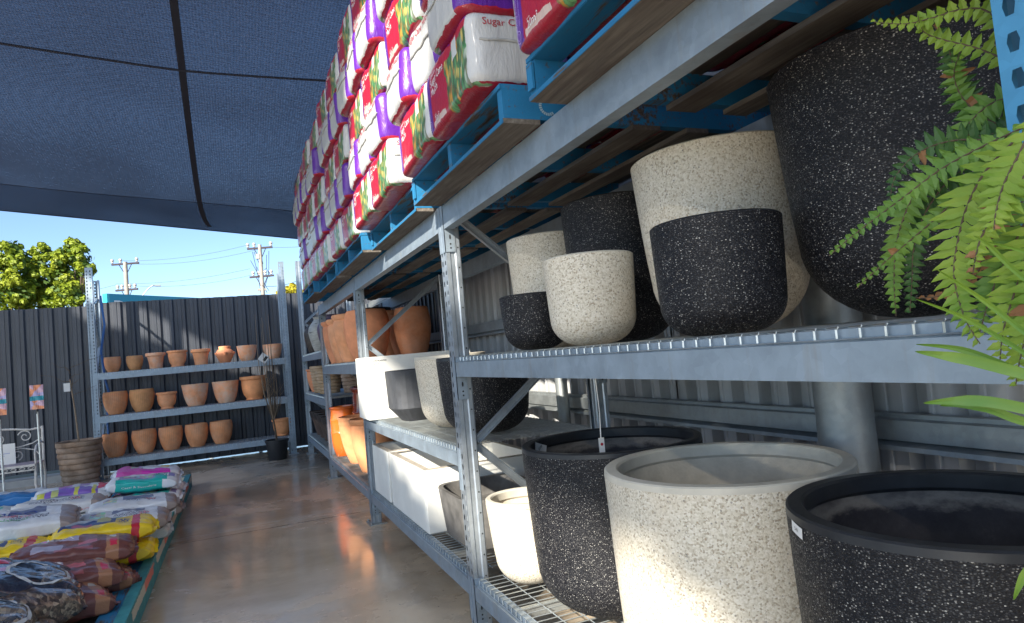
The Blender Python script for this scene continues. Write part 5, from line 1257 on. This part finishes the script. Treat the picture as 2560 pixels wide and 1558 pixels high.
MB().box(-.32, -.08, -.15, .15, z2t-1.05, z2t-.70).build('transformer', M['ceramic'], p2); MB().box(-.35, .25, -.1, .1, z2t-3.4, z2t-3.25).build('bracket', M['pole'], p2)
mb = MB(); rn = random.Random(4)
for k_ in range(9):
    a = (rn.uniform(-.8, .8), 0, z2t-rn.uniform(.3, 2.4)); b = (rn.uniform(-.3, .5), 0, z2t-rn.uniform(1.2, 4.0)); mb.tube([a, ((a[0]+b[0])/2+.1, 0, (a[2]+b[2])/2-.35), b], .02, 4)
mb.build('drop_wires', M['xarm'], p2)
def wire(label, a, b, sag, r=.013):
    A = raypt(a[0], a[1], 'y', a[2]); Bq = raypt(b[0], b[1], 'y', b[2]); pts = []
    for i in range(15): t = i/14; p = A.lerp(Bq, t); p.z -= sag*4*t*(1-t); pts.append(p)
    tag(MB().tube(pts, r, 4).build('power_line', M['xarm']), label, 'power line', 'power lines between the poles')
wire('upper power line between the two poles', (296, 652, 58), (622, 612, 52), .35, .009); wire('power line running just under the upper one', (332, 660, 58), (665, 618, 52), .40, .009)
wire('middle power line between the lower cross arms', (290, 710, 58), (625, 672, 52), .3, .009); wire('lowest power line between the poles', (330, 715, 58), (660, 680, 52), .4, .009)
wire('power line sagging right from the taller pole', (650, 714, 52), (800, 668, 48), .5, .02); wire('thin power line leaving the taller pole near its top', (668, 618, 52), (860, 600, 48), .2, .010)
wire('power line running left from the left pole', (290, 712, 58), (60, 738, 60), .3, .009)
sl_ = thing('street_lamp', 'curved arm street lamp above the teal sign', 'street lamp', tuple(raypt(350, 760, 'y', 45)))
q0 = raypt(350, 760, 'y', 45)
MB().tube([raypt(340, 800, 'y', 45)-q0, raypt(358, 737, 'y', 45)-q0, raypt(372, 721, 'y', 45)-q0, raypt(382, 714, 'y', 45)-q0, raypt(391, 714, 'y', 45)-q0], .035, 6).build('arm', M['galv_old'], sl_)
MB().bar(raypt(388, 714, 'y', 45)-q0, raypt(402, 714, 'y', 45)-q0, .2, .08).build('lamp_head', M['galv_old'], sl_)
sg = thing('shop_sign', 'long teal shop sign board showing over the back fence', 'sign', (-3.237, 22, 0))
dv = Vector((2.316, 2.403, 0)).normalized(); Ls = 7.5; nrm = Vector((dv.y, -dv.x, 0))
def sgp(u, d, z): p = dv*u-nrm*d; return (p.x, p.y, z)
mb = MB(); V = [sgp(0, 0, 2.6), sgp(Ls, 0, 2.6), sgp(Ls, 0, 4.0), sgp(0, 0, 4.0), sgp(0, .18, 2.6), sgp(Ls, .18, 2.6), sgp(Ls, .18, 4.0), sgp(0, .18, 4.0)]
mb.v += V; mb.f += [(0, 1, 2, 3), (5, 4, 7, 6), (3, 2, 6, 7), (1, 5, 6, 2), (4, 5, 1, 0)]; mb.m += [0]*5; mb.build('board', M['sign'], sg)
mb = MB(); a = sgp(-.02, .0, 0); mb.face([sgp(-.004, 0, 2.6), sgp(-.004, .18, 2.6), sgp(-.004, .18, 4.0), sgp(-.004, 0, 4.0)]); mb.face([sgp(-.004, -.003, 2.6), sgp(.07, -.003, 2.6), sgp(.07, -.003, 4), sgp(-.004, -.003, 4)]); mb.build('edge_trim', M['sign_edge'], sg)
textmb('Dinn', .62, lambda u, v: sgp(.16+u, -.012, 3.57+v), 'LEFT').build('lettering', M['white_text'], sg)
mb = textmb('ts', .50, lambda u, v: sgp(1.55+u, -.012, 3.66+v), 'LEFT'); mb.build('lettering', M['white_text'], sg)
for xk in (.4, 3.5, 7): MB().tube([sgp(xk, .1, 0), sgp(xk, .1, 2.6)], .06, 6).build('leg', M['galv_old'], sg)
for o in list(bpy.data.objects):
    if o.parent is None and o.name.startswith('mulch_bag') and o.location.z < -10: bpy.data.objects.remove(o)
